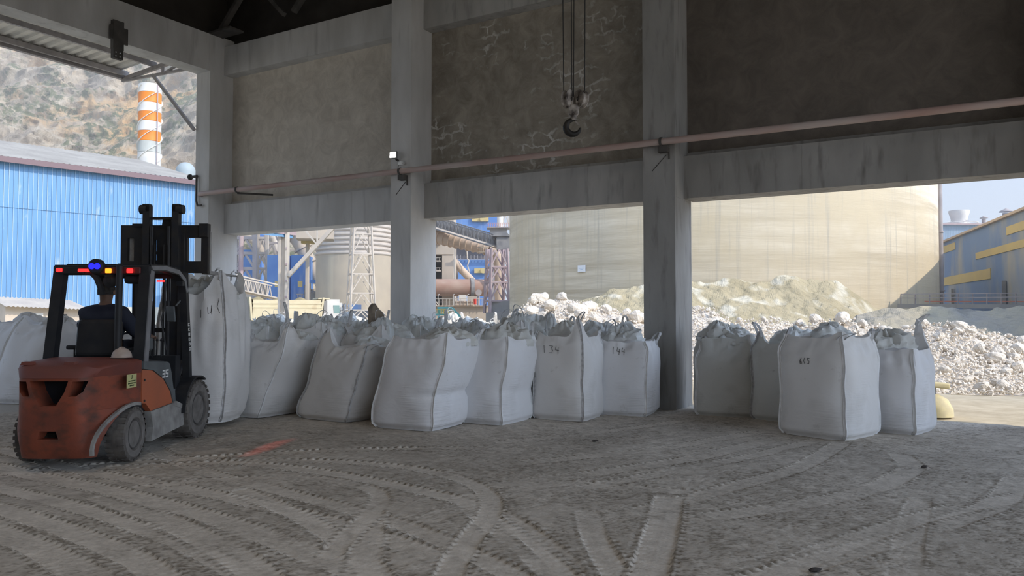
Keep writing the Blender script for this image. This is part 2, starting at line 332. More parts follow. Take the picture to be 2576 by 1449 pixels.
TRK = [
    [(0, 1190), (300, 1165), (700, 1140), (1000, 1128), (1300, 1130)],
    [(0, 1130), (200, 1180), (520, 1240), (900, 1330), (1230, 1449), (1400, 1520)],
    [(0, 1175), (260, 1230), (560, 1310), (860, 1420), (950, 1470)],
    [(0, 1225), (240, 1290), (480, 1375), (640, 1460)],
    [(0, 1280), (160, 1330), (330, 1400), (420, 1460)],
    [(0, 1340), (100, 1380), (240, 1460)],
    [(380, 1120), (470, 1170), (700, 1235), (980, 1310), (1150, 1375), (1300, 1449)],
    [(430, 1150), (760, 1180), (1080, 1240), (1260, 1300), (1400, 1400), (1440, 1470)],
    [(280, 1260), (420, 1310), (600, 1400), (680, 1470)],
    [(620, 1240), (760, 1300), (900, 1390), (960, 1460)],
    [(1700, 1235), (1560, 1225), (1400, 1215), (1240, 1250), (1100, 1300)],
    [(1250, 1220), (1500, 1190), (1760, 1150), (1960, 1100)],
    [(1300, 1250), (1620, 1200), (1880, 1150), (2060, 1105)],
    [(1560, 1300), (1780, 1240), (2000, 1180), (2110, 1120)],
    [(1840, 1290), (2040, 1262), (2200, 1228), (2290, 1180), (2270, 1150)],
    [(1280, 1110), (1480, 1090), (1700, 1060)],
    [(1350, 1160), (1650, 1130), (1900, 1085)],
    [(2560, 1210), (2500, 1270), (2300, 1340), (2100, 1400), (1900, 1460)],
    [(2310, 1270), (2290, 1340), (2270, 1460)],
    [(1940, 1449), (2140, 1360), (2360, 1290), (2560, 1250)],
    [(1180, 1260), (1230, 1310), (1330, 1380), (1420, 1460)],
    [(1480, 1300), (1500, 1360), (1560, 1460)],
    [(930, 1300), (925, 1350), (915, 1430)],
    [(1680, 1262), (1668, 1320), (1645, 1400), (1625, 1470)],
]
for i, t_ in enumerate(TRK): track(t_, hw=0.10 + 0.012 * (i % 3), strength=(1.0 if i < 10 or i > 19 else 0.5))
# the two plain swerving bands on top
track([(380, 1222), (560, 1204), (760, 1203), (890, 1218), (955, 1245), (935, 1290), (880, 1335), (835, 1385)], hw=0.085, plain=False, strength=1.0)
track([(280, 1175), (560, 1162), (820, 1160), (1020, 1175), (1160, 1205), (1228, 1245), (1232, 1290), (1190, 1345), (1150, 1400), (1120, 1470)], hw=0.095, strength=1.0)
nx, ny = GX.shape
V = np.stack([GX, GY, np.clip(HT, -0.03, 0.03)], -1).reshape(-1, 3)
idx = np.arange(nx * ny).reshape(nx, ny)
FQ = np.stack([idx[:-1, :-1], idx[1:, :-1], idx[1:, 1:], idx[:-1, 1:]], -1).reshape(-1, 4)
fm = bpy.data.meshes.new('floor'); fm.vertices.add(len(V)); fm.vertices.foreach_set('co', V.ravel())
fm.loops.add(FQ.size); fm.loops.foreach_set('vertex_index', FQ.ravel().astype(np.int32)); fm.polygons.add(len(FQ)); fm.polygons.foreach_set('loop_start', np.arange(0, FQ.size, 4, dtype=np.int32))
fm.update(calc_edges=True)
ca = fm.attributes.new('dust', 'FLOAT', 'POINT'); ca.data.foreach_set('value', np.clip(CO, 0, 1).ravel().astype(np.float32))
def dirt_mat(name, dark, light, attr=None, scale=9.0, bump=0.6):
    m = bpy.data.materials.new(name); m.use_nodes = True; t = m.node_tree; N = t.nodes; L = t.links; b = N['Principled BSDF']; b.inputs['Roughness'].default_value = 0.95; b.inputs['Specular IOR Level'].default_value = 0.12
    tcn = N.new('ShaderNodeTexCoord'); nz = N.new('ShaderNodeTexNoise'); nz.inputs['Scale'].default_value = scale; nz.inputs['Detail'].default_value = 10; nz.inputs['Roughness'].default_value = 0.7; L.new(tcn.outputs['Object'], nz.inputs['Vector'])
    mx = N.new('ShaderNodeMix'); mx.data_type = 'RGBA'; mx.inputs['A'].default_value = dark + (1,); mx.inputs['B'].default_value = light + (1,)
    ad = N.new('ShaderNodeMath'); ad.operation = 'MULTIPLY_ADD'; ad.inputs[1].default_value = 1.1; ad.inputs[2].default_value = -0.55; L.new(nz.outputs['Fac'], ad.inputs[0])
    if attr:
        at_ = N.new('ShaderNodeAttribute'); at_.attribute_name = attr; a2 = N.new('ShaderNodeMath'); a2.operation = 'ADD'; a2.use_clamp = True
        L.new(at_.outputs['Fac'], a2.inputs[0]); L.new(ad.outputs[0], a2.inputs[1]); L.new(a2.outputs[0], mx.inputs['Factor'])
    else: L.new(nz.outputs['Fac'], mx.inputs['Factor'])
    L.new(mx.outputs['Result'], b.inputs['Base Color'])
    nb = N.new('ShaderNodeTexNoise'); nb.inputs['Scale'].default_value = scale * 5; nb.inputs['Detail'].default_value = 6; L.new(tcn.outputs['Object'], nb.inputs['Vector'])
    bp = N.new('ShaderNodeBump'); bp.inputs['Strength'].default_value = bump; bp.inputs['Distance'].default_value = 0.008; L.new(nb.outputs['Fac'], bp.inputs['Height']); L.new(bp.outputs[0], b.inputs['Normal'])
    return m
floor_m = dirt_mat('floor_dirt', (0.27, 0.235, 0.19), (0.84, 0.765, 0.665), 'dust')
ground_m = dirt_mat('yard_dirt', (0.22, 0.17, 0.105), (0.78, 0.70, 0.54), None, 1.6, 1.0)
fm.materials.append(floor_m)
floor = bpy.data.objects.new('floor', fm); COL.objects.link(floor); tag(floor, kind='structure')
# plain floor around the detailed part, then the yard
b = MB(); b.bb((-16.2, -14, -0.3), (-13.2, 13.05, -0.01)); b.bb((2.6, -14, -0.3), (14, 13.05, -0.01)); b.bb((-13.2, -14, -0.3), (2.6, 2.2, -0.01)); b.bb((-13.2, 2.2, -0.5), (2.6, 13.05, -0.04))
S(b, 'floor_apron', dirt_mat('floor_dirt_plain', (0.42, 0.39, 0.34), (0.60, 0.56, 0.50)))
b = MB(); P = []
xs = [-400, -200, -120, -80] + list(np.arange(-60, 30, 1.5)) + [40, 60, 120, 300]; ys = [-60, -20, 0, 6, 10, 13.04] + list(np.arange(14, 60, 1.2)) + [70, 90, 130, 200, 420]
for x in xs:
    for y in ys: P.append((x, y, -0.05 + (0.10 * (N3((x, y, 0), 0.35) + 0.5 * N3((x, y, 0), 1.1)) if 13.5 < y < 62 and x > -60 else 0) - (0.25 if y < 13 and -16.3 < x < 14 else 0)))
b.grid(P, len(xs), len(ys), smooth=True); S(b, 'ground', ground_m)

# pillars
plab = ['grey concrete corner pillar behind the forklift mast', 'slim concrete pillar with the lit floodlight on it', 'concrete pillar with rust-brown drip streaks between the two rows of white bags']
for i, (a, c) in enumerate(PX):
    b = MB(); b.bb((a, YF, -0.05), (c, YO, 8.36 if i == 0 else 9.6)); 
    # board marks and chipped arrises
    b.bb((a - 0.004, YF - 0.004, 3.5), (c + 0.004, YO - 0.1, 3.512)); b.bb((a - 0.004, YF - 0.004, 1.35), (c + 0.004, YO + 0.004, 1.36))
    lab = plab[i] if i < 3 else None
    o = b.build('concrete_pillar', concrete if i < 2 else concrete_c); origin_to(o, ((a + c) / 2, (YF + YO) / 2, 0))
    tag(o, lab or 'concrete pillar of the hall wall beyond the picture, %s opening further along' % ['first', 'second', 'third'][i - 3], 'pillar', 'concrete pillars of the open wall')
# beams and wall panels between pillars
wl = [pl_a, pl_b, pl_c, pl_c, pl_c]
for i in range(5):
    a, c = PX[i][1], PX[i + 1][0]
    if i > 2:        # unseen bays left open to let in more light: only the ring beam
        b = MB(); b.bb((a, YB - 0.05, 7.43), (c, YO, 8.14)); tag(origin_to(b.build('concrete_beam', CB[i]), ((a + c) / 2, YB, 7.4)), 'high concrete ring beam outside the picture, %s past the silo opening' % ['first', 'second'][i - 3], 'beam', 'upper concrete beams')
        b = MB(); b.bb((a, YW + 0.02, 8.14), (c, YO, 9.6)); S(b, 'wall_back', roof_m); continue
    b = MB(); b.bb((a, YB, 3.52), (c, YO + 0.12, 4.24))
    for k in range(1, 3): xx = a + (c - a) * k / 3 + 0.2 * k; b.bb((xx, YB - 0.003, 3.53), (xx + 0.01, YB, 4.23))
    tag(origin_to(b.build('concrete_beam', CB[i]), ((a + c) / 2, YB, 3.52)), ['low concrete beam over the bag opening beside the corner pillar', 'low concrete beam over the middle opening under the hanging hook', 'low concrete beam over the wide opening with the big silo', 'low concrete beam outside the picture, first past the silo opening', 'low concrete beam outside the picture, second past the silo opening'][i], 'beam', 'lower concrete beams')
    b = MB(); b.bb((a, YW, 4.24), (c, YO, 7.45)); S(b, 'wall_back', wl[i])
    b = MB(); b.bb((a, YW - 0.03, 4.2405), (c, YW, 4.33)); b.bb((a, YB - 0.05, 7.43), (c, YO, 8.14))
    tag(origin_to(b.build('concrete_beam', CB[i]), ((a + c) / 2, YB, 7.4)), ['high concrete ring beam above the better-lit plaster panel', 'high concrete ring beam above the lime-stained panel behind the hook', 'high concrete ring beam above the shaded plaster panel', 'high concrete ring beam outside the picture, first past the silo opening', 'high concrete ring beam outside the picture, second past the silo opening'][i], 'beam', 'upper concrete beams')
    b = MB(); b.bb((a, YW + 0.02, 8.14), (c, YO, 9.6)); S(b, 'wall_back', roof_m)
b = MB(); b.bb((-16.4, YW + 0.02, 8.361), (XL, YO + 0.2, 9.6)); S(b, 'wall_back', roof_m)
# left side: long beam over the open side, outer pillar near the camera
b = MB(); b.bb((-16.2, -12, 7.44), (XL, YF, 8.34)); tag(origin_to(b.build('concrete_beam', concrete), (-15.95, 0, 7.44)), 'long high concrete beam over the open left side of the hall', 'beam')
b = MB(); b.bb((-16.2, -12, 8.34), (-16.0, 13.05, 9.6)); S(b, 'wall_left', roof_m)
b = MB(); b.bb((-16.2, -12.5, -0.05), (XL, -12, 9.6)); S(b, 'wall_left', concrete)
# right end, rear end, roof
b = MB(); b.bb((12.52, -12.5, 8.0), (12.7, 13.05, 9.6)); S(b, 'wall_right', pl_c)
b = MB(); b.bb((-16.2, -12.7, -0.05), (12.7, -12.5, 9.6)); S(b, 'wall_front', pl_c)
b = MB(); b.bb((-16.4, -12.9, 9.6), (12.9, 13.3, 9.75))
for k in range(24): b.bb((-16.2, -12 + k * 1.08, 9.45), (12.5, -11.92 + k * 1.08, 9.6))
S(b, 'ceiling', roof_m)
# roof truss standing on the corner, seen in the top left
for ti, (yy, lab) in enumerate(((12.35, 'dark steel roof truss over the corner pillar at the open wall'), (6.6, 'dark steel roof truss across the hall, above the top edge'))):
    t = thing('roof_truss', lab, 'roof truss', (XL, yy, 8.34), group='steel roof trusses')
    MB().bar((0, 0, 0.06), (27.5, 0, 0.06), 0.12, 0.12).build('bottom_chord', dark_steel, t) if ti else MB().box((0.35, 0, 0.02), (0.8, 0.4, 0.05)).build('base_plate', dark_steel, t)
    MB().bar((0, 0, 1.15), (27.5, 0, 1.15), 0.12, 0.14).build('top_chord', dark_steel, t)
    for k in range(11):
        x0 = k * 2.5
        MB().bar((x0 + 0.15, 0, 0.06), (x0 + 1.25, 0, 1.15), 0.13, 0.09).bar((x0 + 1.25, 0, 1.15), (x0 + 2.35, 0, 0.06), 0.09, 0.09).build('brace', dark_steel, t)
b = MB(); 
# ---- awning outside the left opening
aw = thing('metal_awning', 'corrugated metal awning on a steel frame outside the left opening', 'awning', (-16.2, 10, 7.6))
b = MB(); P = []; ya = np.arange(-3.0, 1.96, 0.04)
AX0, AX1, AZ0, AZ1 = -0.15, -2.55, 0.35, 0.22
for (x, z) in ((AX0, AZ0), (AX1, AZ1)):
    for y in np.arange(-9, 1.86, 0.04):
        ph = (y % 0.25) / 0.25; zz = 0.045 if ph < 0.3 else (0.045 * (1 - (ph - 0.3) / 0.1) if ph < 0.4 else (0 if ph < 0.9 else 0.045 * (ph - 0.9) / 0.1))
        P.append((x, y, z + zz))
b.grid(P, 2, len(P) // 2, smooth=False); b.build('corrugated_sheet', galv, aw, fix=False)
for x, z, nm in ((-0.35, 0.24, 'purlin'), (-1.25, 0.2, 'purlin'), (-2.4, 0.14, 'purlin')):
    MB().bb((x - 0.04, -9, z - 0.06), (x + 0.04, 1.95, z + 0.06)).build(nm, steel_paint, aw)
MB().bb((-2.62, -9, 0.02), (-2.50, 2.0, 0.26)).build('edge_gutter', steel_paint, aw)
for yy in (1.9, -4.5):
    MB().bar((-0.05, yy, 0.18), (-2.55, yy, 0.02), 0.07, 0.1).bar((-0.05, yy, -0.12), (-2.55, yy, -0.02), 0.06, 0.06).bar((-0.9, yy, -0.1), (-0.9, yy, 0.14), 0.05).bar((-0.05, yy, 0.1), (-0.9, yy, -0.1), 0.05).build('cantilever_frame', steel_paint, aw)
    MB().bar((-1.3, yy, -0.05), (0.0, yy + 0.25, -1.55), 0.07, 0.07).build('brace', steel_paint, aw)
# pipe across, with clamps and brackets
pipe_m = Mt('pipe_paint', (0.42, 0.27, 0.23), (0.50, 0.42, 0.38), scale=2, rough=0.45, stretch=(0.3, 1, 1), bump=0.05)
pp = thing('wall_pipe', 'long dusty pink pipe running across all the pillars', 'pipe', (-4.4, YF - 0.12, 4.37))
def pip(x): return Vector((x + 4.4, 0, 0.03 - 0.004 * (x + 4.4)))
MB().tube([pip(-15.95) + Vector((-.05, .3, -.02)), pip(-15.95) + Vector((0, .05, 0)), pip(-15.85)] + [pip(x) for x in np.linspace(-15.6, 12.3, 8)], 0.055, 14).build('pipe_run', pipe_m, pp)
for x in (-14.55, -9.75, -4.3, 1.3):
    MB().lathe([(0.072, -0.02), (0.072, 0.02)], pip(x), (1, 0, 0), 14).build('clamp', dark_steel, pp)
    b = MB()
    if x == -14.55: b.bar(pip(x) + Vector((0, 0, -0.08)), pip(x) + Vector((0.5, 0.62, -0.08)), 0.05, 0.04)
    else: b.box(pip(x) + Vector((0.02, 0.06, -0.12)), (0.16, 0.12, 0.10)); b.bar(pip(x) + Vector((0.05, 0.12, -0.2)), pip(x) + Vector((-0.2, 0.12, -0.45)), 0.012); b.bar(pip(x) + Vector((0.1, 0.1, -0.1)), pip(x) + Vector((0.1, 0.1, -0.28)), 0.02)
    b.build('bracket', dark_steel, pp)
# stand pipe with valve on the corner pillar
b = MB(); t = thing('tap_pipe', 'thin upright pipe with a valve on the corner pillar edge', 'pipe', (-16.08, YF - 0.06, 4.2))
MB().tube([(0, 0, 0.7), (0, 0, 0.1), (0.05, 0, -0.02), (0.2, 0, -0.02)], 0.025, 8).build('riser', dark_steel, t)
MB().cyl((-0.2, 0, 0.7), (0.02, 0, 0.7), 0.035).cyl((-0.22, -0.0, 0.7), (-0.26, 0, 0.7), 0.07).build('valve', dark_steel, t)
# floodlight and junction box on the slim pillar
lp = onY(990, 390, YF - 0.12)
t = thing('floodlight', 'square floodlight shining white on the slim pillar', 'floodlight', lp)
MB().rbox((0, 0, 0), (0.17, 0.06, 0.15), 0.01, rot=(R(-8), 0, R(12))).build('housing', Mt('lamp_housing', (0.25, 0.25, 0.25), rough=0.5), t)
MB().box((0.006, -0.034, -0.004), (0.12, 0.01, 0.105), rot=(R(-8), 0, R(12))).build('lit_glass', Mt('lamp_glass', (1, 1, 1), emit=((1.0, 0.97, 0.88), 14)), t)
MB().bar((0.03, 0.04, -0.08), (0.03, 0.12, -0.1), 0.03).tube([(0.05, 0.03, -0.07), (0.08, 0.06, -0.16), (0.04, 0.09, -0.3), (0.1, 0.1, -0.38)], 0.006, 6).build('bracket', dark_steel, t)
jb = onY(1008, 411, YF - 0.05)
o = MB().rbox((0, 0, 0), (0.10, 0.07, 0.075), 0.01).cyl((0.05, 0, 0.0), (0.085, 0.02, 0.0), 0.018, n=10).tube([(0.02, 0.01, -0.03), (0.03, 0.02, -0.12), (-0.02, 0.03, -0.2)], 0.006, 6).build('junction_box', Mt('white_plastic', (0.7, 0.7, 0.68), rough=0.4), loc=jb)
tag(o, 'small white junction box beside the floodlight', 'junction box')
# dark box under the long beam
bp_ = onX(293, 90, XL + 0.06)
t = thing('anchor_bracket', 'dark perforated steel bracket on the long high beam', 'bracket', bp_)
MB().bb((-0.05, -0.1, -0.3), (0.05, 0.14, 0.32)).build('plate', dark_steel, t)
MB().bb((0.0, -0.16, -0.1), (0.04, -0.1, 0.2)).bb((0.0, 0.14, -0.15), (0.04, 0.24, 0.2)).build('side_plate', dark_steel, t)
MB().bb((-0.05, -0.09, -0.5), (0.045, 0.13, -0.3)).build('bolt_plate', dark_steel, t)
for dy in (-0.035, 0.06):
    for dz in (-0.37, -0.45): MB().cyl((0.04, dy, dz), (0.052, dy, dz), 0.014, n=8).build('bolt', Mt('bright_bolt', (0.7, 0.7, 0.7), rough=0.4), t)
# hook block on its ropes
hk = at(1443, 290, 9.0)
t = thing('crane_hook', 'dark crane hook block hanging on four wire ropes', 'crane hook', hk)
hm = Mt('hook_steel', (0.012, 0.011, 0.01), (0.03, 0.026, 0.022), scale=12, rough=0.55); hm2 = Mt('block_paint', (0.42, 0.38, 0.34), (0.05, 0.04, 0.035), scale=10, rough=0.7)
rd = _r
def loc3(a, z, c=0.0): return rd * a + _u * z + _f0 * c
for s_, tx in ((-0.065, -1), (0.085, 1)):
    MB().lathe([(0.02, -0.04), (0.105, -0.04), (0.105, -0.03), (0.085, -0.012), (0.085, 0.012), (0.105, 0.03), (0.105, 0.04), (0.02, 0.04)], loc3(s_, 0.19), rd * 0.75 + _f0 * 0.5 * tx, 20).build('sheave', hm2, t)
    MB().cyl(loc3(s_ - 0.05, 0.19), loc3(s_ + 0.05, 0.19), 0.03, n=10).build('pin', hm, t)
    MB().prism([(-0.02, -0.06), (0.02, -0.06), (0.035, 0.03), (0.0, 0.12), (-0.035, 0.03)], -0.006, 0.006).xf(Matrix.Translation(loc3(s_ * 0.6, 0.15)) @ Matrix.Rotation(PSI + 0.6 * tx, 4, 'Z')).build('cheek_plate', hm2, t)
MB().rbox(loc3(0.0, 0.06), (0.12, 0.1, 0.13), 0.03, rot=(0, 0, PSI)).cyl(loc3(0.0, 0.0), loc3(0, -0.06), 0.035).build('block_body', hm2, t)
pts = [loc3(0, 0.02), loc3(0, -0.05)] + [loc3(-0.005 + 0.085 * math.sin(a), -0.14 + 0.085 * math.cos(a)) for a in [R(-25 - k * 20) for k in range(0, 13)]]
MB().tube(pts, [0.028, 0.028] + [0.026, 0.03, 0.034, 0.037, 0.039, 0.04, 0.04, 0.038, 0.034, 0.03, 0.024, 0.018, 0.01], 12).build('hook', hm, t)
MB().bar(loc3(0.01, -0.06), loc3(0.07, -0.12), 0.012, 0.02).build('safety_latch', hm2, t)
for a0, a1 in ((-0.115, -0.135), (-0.02, -0.03), (0.0, 0.03), (0.13, 0.145)):
    MB().cyl(loc3(a0, 0.22), loc3(a1 * 1.1, 5.2), 0.0065, n=6).build('wire_rope', hm, t)
hlm = Mt('fill_lamp_housing', (0.2, 0.2, 0.2), rough=0.5); hlg = Mt('fill_lamp_glass', (1, 1, 1), emit=((1.0, 0.86, 0.68), 6))  # unseen fixtures added to go with the interior fill lamps
for i, (x, y) in enumerate(FILL_LAMPS):
    t = thing('floodlight', 'added fill lamp above the top edge of the picture, %s along the hall' % ['first', 'second', 'third', 'rear one'][i], 'floodlight', (x, y, 8.8), group='added fill lamps under the roof')  # added unseen fill lamps, not the hall's own floodlights
    MB().box((0, 0, 0.08), (0.66, 0.56, 0.1)).bar((0, 0, 0.1), (0, 0, 0.8), 0.05).build('housing', hlm, t); MB().box((0, 0, 0.02), (0.58, 0.48, 0.01)).build('lit_glass', hlg, t)
# ================================================================ the big bags
def bag_mat(name, c, c2, dirt, wr=0.35, wave_amt=0.5):
    m = bpy.data.materials.new(name); m.use_nodes = True; t = m.node_tree; N = t.nodes; L = t.links; b = N['Principled BSDF']; b.inputs['Roughness'].default_value = 0.55; b.inputs['Specular IOR Level'].default_value = 0.25
    tcn = N.new('ShaderNodeTexCoord')
    nz = N.new('ShaderNodeTexNoise'); nz.inputs['Scale'].default_value = 1.8; nz.inputs['Detail'].default_value = 8; L.new(tcn.outputs['Object'], nz.inputs['Vector'])
    rp = N.new('ShaderNodeMapRange'); rp.inputs['From Min'].default_value = 0.52; rp.inputs['From Max'].default_value = 0.72; L.new(nz.outputs['Fac'], rp.inputs['Value'])
    mx = N.new('ShaderNodeMix'); mx.data_type = 'RGBA'; mx.inputs['A'].default_value = c + (1,); mx.inputs['B'].default_value = c2 + (1,); L.new(rp.outputs[0], mx.inputs['Factor'])
    nd = N.new('ShaderNodeTexNoise'); nd.inputs['Scale'].default_value = 5.5; nd.inputs['Detail'].default_value = 9; nd.inputs['Roughness'].default_value = 0.7; L.new(tcn.outputs['Object'], nd.inputs['Vector'])
    rd_ = N.new('ShaderNodeMapRange'); rd_.inputs['From Min'].default_value = 0.62; rd_.inputs['From Max'].default_value = 0.78; rd_.inputs['To Max'].default_value = 0.6; L.new(nd.outputs['Fac'], rd_.inputs['Value'])
    m2 = N.new('ShaderNodeMix'); m2.data_type = 'RGBA'; L.new(mx.outputs['Result'], m2.inputs['A']); m2.inputs['B'].default_value = dirt + (1,); L.new(rd_.outputs[0], m2.inputs['Factor'])
    L.new(m2.outputs['Result'], b.inputs['Base Color'])
    # fine level wrinkles in patches
    mp = N.new('ShaderNodeMapping'); mp.inputs['Scale'].default_value = (1.2, 1.2, 26); L.new(tcn.outputs['Object'], mp.inputs[0])
    w1 = N.new('ShaderNodeTexNoise'); w1.inputs['Scale'].default_value = 1.5; w1.inputs['Detail'].default_value = 3; w1.inputs['Distortion'].default_value = 0.3; L.new(mp.outputs[0], w1.inputs['Vector'])
    nm = N.new('ShaderNodeTexNoise'); nm.inputs['Scale'].default_value = 1.6; nm.inputs['Detail'].default_value = 1; L.new(tcn.outputs['Object'], nm.inputs['Vector'])
    rm = N.new('ShaderNodeMapRange'); rm.inputs['From Min'].default_value = 0.48; rm.inputs['From Max'].default_value = 0.68; L.new(nm.outputs['Fac'], rm.inputs['Value'])
    mu = N.new('ShaderNodeMath'); mu.operation = 'MULTIPLY'; L.new(w1.outputs['Fac'], mu.inputs[0]); L.new(rm.outputs[0], mu.inputs[1])
    b1 = N.new('ShaderNodeBump'); b1.inputs['Strength'].default_value = wave_amt; b1.inputs['Distance'].default_value = 0.02; L.new(mu.outputs[0], b1.inputs['Height'])
    w2 = N.new('ShaderNodeTexNoise'); w2.inputs['Scale'].default_value = 4; w2.inputs['Detail'].default_value = 5; w2.inputs['Distortion'].default_value = 1.2; L.new(tcn.outputs['Object'], w2.inputs['Vector'])
    b2 = N.new('ShaderNodeBump'); b2.inputs['Strength'].default_value = wr; b2.inputs['Distance'].default_value = 0.02; L.new(w2.outputs['Fac'], b2.inputs['Height']); L.new(b1.outputs[0], b2.inputs['Normal'])
    L.new(b2.outputs[0], b.inputs['Normal'])
    return m
bagA = bag_mat('woven_bag_white', (0.76, 0.745, 0.725), (0.64, 0.625, 0.595), (0.36, 0.34, 0.31))
bagW = bag_mat('woven_bag_wrinkled', (0.80, 0.80, 0.81), (0.70, 0.695, 0.69), (0.36, 0.34, 0.31), wave_amt=1.0)
bagG = bag_mat('woven_bag_dusty', (0.66, 0.66, 0.625), (0.53, 0.525, 0.49), (0.28, 0.26, 0.23), wr=0.6)
liner = bag_mat('liner_film', (0.76, 0.785, 0.78), (0.58, 0.58, 0.54), (0.34, 0.32, 0.28), wr=1.0)
web_m = Mt('webbing', (0.70, 0.70, 0.70), (0.5, 0.5, 0.5), scale=20, rough=0.7, bump=0.2)
seam_m = Mt('seam_tape', (0.90, 0.90, 0.90), (0.72, 0.72, 0.71), scale=8, rough=0.7)
brown_m = Mt('muddy_sack', (0.30, 0.25, 0.19), (0.17, 0.14, 0.11), scale=6, rough=0.8, bump=0.4)
ink_m = Mt('marker_ink', (0.05, 0.05, 0.05), rough=0.6)

def sst(t): t = max(0.0, min(1.0, t)); return t * t * (3 - 2 * t)
class Bag:
    def __init__(s, w=1.0, h=1.2, seed=1, lean=(0, 0), peaks=(0.12, 0.12, 0.12, 0.12), bulge=0.05, kink=0.0, sag=0.0, full=0.86, dip=0.05, hang=False, crump=1.0):
        s.w, s.h, s.seed, s.lean, s.peaks, s.bulge, s.kink, s.sag, s.full, s.dip, s.hang, s.crump = w, h, seed, lean, peaks, bulge, kink, sag, full, dip, hang, crump
    def P(s, th, t, off=0.0):
        """surface point: th angle, t 0..1 up the side"""
        w, h = s.w / 2, s.h
        n = 6.5 - 3.2 * math.sin(math.pi * min(1, t * 1.15)) if not s.hang else 4.2
        c, sn = math.cos(th), math.sin(th); r = 1 / (abs(c) ** n + abs(sn) ** n) ** (1 / n)
        prof = 1 - 0.10 * (1 - sst(t / 0.07)) + s.bulge * math.sin(math.pi * min(1, t / s.full)) + s.sag * math.exp(-((t - 0.22) / 0.2) ** 2)
        if t > s.full: prof -= 0.11 * sst((t - s.full) / (1 - s.full)) * (1 if not s.hang else 0.6)
        if s.kink: prof -= s.kink * math.exp(-((t - 0.38) / 0.055) ** 2) * max(0, c)
        corner = abs(math.sin(2 * th)) ** (9 if not s.hang else 5)
        q = int(((th % (2 * math.pi)) // (math.pi / 2))) % 4
        top = sst((t - s.full + 0.12) / (1 - s.full + 0.12))
        z = h * t + top * (s.peaks[q] * corner - s.dip * (1 - corner))
        if s.hang: prof -= 0.10 * sst((0.25 - t) / 0.25) * (0.6 + 0.4 * corner)
        x, y = w * prof * r * c, w * prof * r * sn
        # peaks lean inwards
        x *= 1 - 0.22 * top * corner * s.peaks[q] / 0.15 * 0.5; y *= 1 - 0.22 * top * corner * s.peaks[q] / 0.15 * 0.5
        amp = (0.010 + 0.030 * s.crump * top)
        k = s.seed * 7.3
        d = amp * (N3((x, y, z), 2.6, k) + 0.6 * N3((x, y, z), 6.0, k + 3)) + 0.045 * s.crump * sst((t - s.full + 0.16) / 0.2) * (0.18 - abs(N3((x, y, z * 0.6), 5.5, k + 8))) + 0.012 * s.crump * top * N3((x * 3, y * 3, z), 7, k)
        if s.hang: d += 0.022 * sst((t - 0.45) / 0.5) * (0.5 - abs(math.sin(th * 4 * 2.0 + 1.5 * N3((th, t, 3), 2, k)))) * (1 - corner) + 0.026 * sst((t - 0.30) / 0.5) * math.sin(th * 4 * 3.5 + 2.0 * N3((th, t * 2, 0), 1.5, k)) * (1 - corner * 0.7)
        x += (d + off) * c; y += (d + off) * sn
        ln = t ** 1.15
        x += s.lean[0] * ln; y += s.lean[1] * ln
        if s.kink: x -= 0.05 * math.exp(-((t - 0.35) / 0.25) ** 2)
        return Vector((x, y, max(z + (0.5 * d if t > .5 else 0), 0.0)))
    def body(s, m, parent, nth=104, nt=46, mound=0.06):
        b = MB(); P = []
        ths = [2 * math.pi * k / nth for k in range(nth)]
        for i in range(nt + 1):
            t = (i / nt); t = t ** 1.25 if i < nt * 0.3 else t
            P += [s.P(th, t) for th in ths]
        nrow = nt + 1
        top = P[-nth:]; cx = sum((p.x for p in top)) / nth; cy = sum((p.y for p in top)) / nth
        zc = s.h - s.dip
        for j in range(1, 9):
            f = 1 - j / 8
            for k, p in enumerate(top):
                x = cx + (p.x - cx) * f; y = cy + (p.y - cy) * f
                z = zc - 0.04 * sst(j / 2) + (p.z - zc) * max(0, 1 - j / 1.8) + mound * (1 - f) ** 1.0
                z += 0.07 * s.crump * (N3((x, y, 0), 4.2, s.seed * 3.1) + 0.5 * N3((x, y, 0), 9.5, s.seed)) * sst(j / 3)
                P.append(Vector((x, y, z)))
            nrow += 1
        b.grid(P, nrow, nth, closed=True)
        b.add([P[k] for k in range(nth)], [tuple(range(nth - 1, -1, -1))])
        return b.build('bag_body', m, parent)
    def seams(s, parent, which=(0, 1, 2, 3), fin=0.034):
        for q in which:
            th = math.pi / 4 + q * math.pi / 2; pts = []; N = 22
            for i in range(N + 1): pts.append(s.P(th + 0.008 * math.sin(i * 0.9 + s.seed), 0.01 + 0.985 * i / N, off=0.004 + fin * 0.4))
            rad = Vector((math.cos(th), math.sin(th), 0)); tan = Vector((-rad.y, rad.x, 0))
            b = MB(); b.ribbon(pts, fin, rad + tan * 0.35, 0.006); b.ribbon([p - rad * (0.010 + fin * 0.2) for p in pts], 0.04, tan, 0.010)
            b.build('corner_seam', seam_m if s.seed % 3 else web_m, parent)
    def loops(s, parent, spec):
        """spec: (corner, height, spread, tilt x, tilt y)"""
        for q, hh, sp, tx, ty in spec:
            th = math.pi / 4 + q * math.pi / 2; p0 = s.P(th, 0.97); tan = Vector((-math.sin(th), math.cos(th), 0)); v = Vector((tx, ty, 0))
            pts = []; n = 14
            for i in range(n + 1):
                a = math.pi * i / n; f = math.sin(a)
                pts.append(p0 - Vector((0, 0, 0.06)) + tan * (-math.cos(a) * 0.5 * sp * (1 + 0.6 * f)) + Vector((0, 0, (hh + 0.06) * f ** 0.8)) + v * f ** 1.5)
            b = MB(); sd_ = Vector((math.cos(th), math.sin(th), 0.2 * math.sin(s.seed + q)))
            b.ribbon(pts, 0.040, sd_, 0.005); b.build('lifting_loop', web_m, parent)
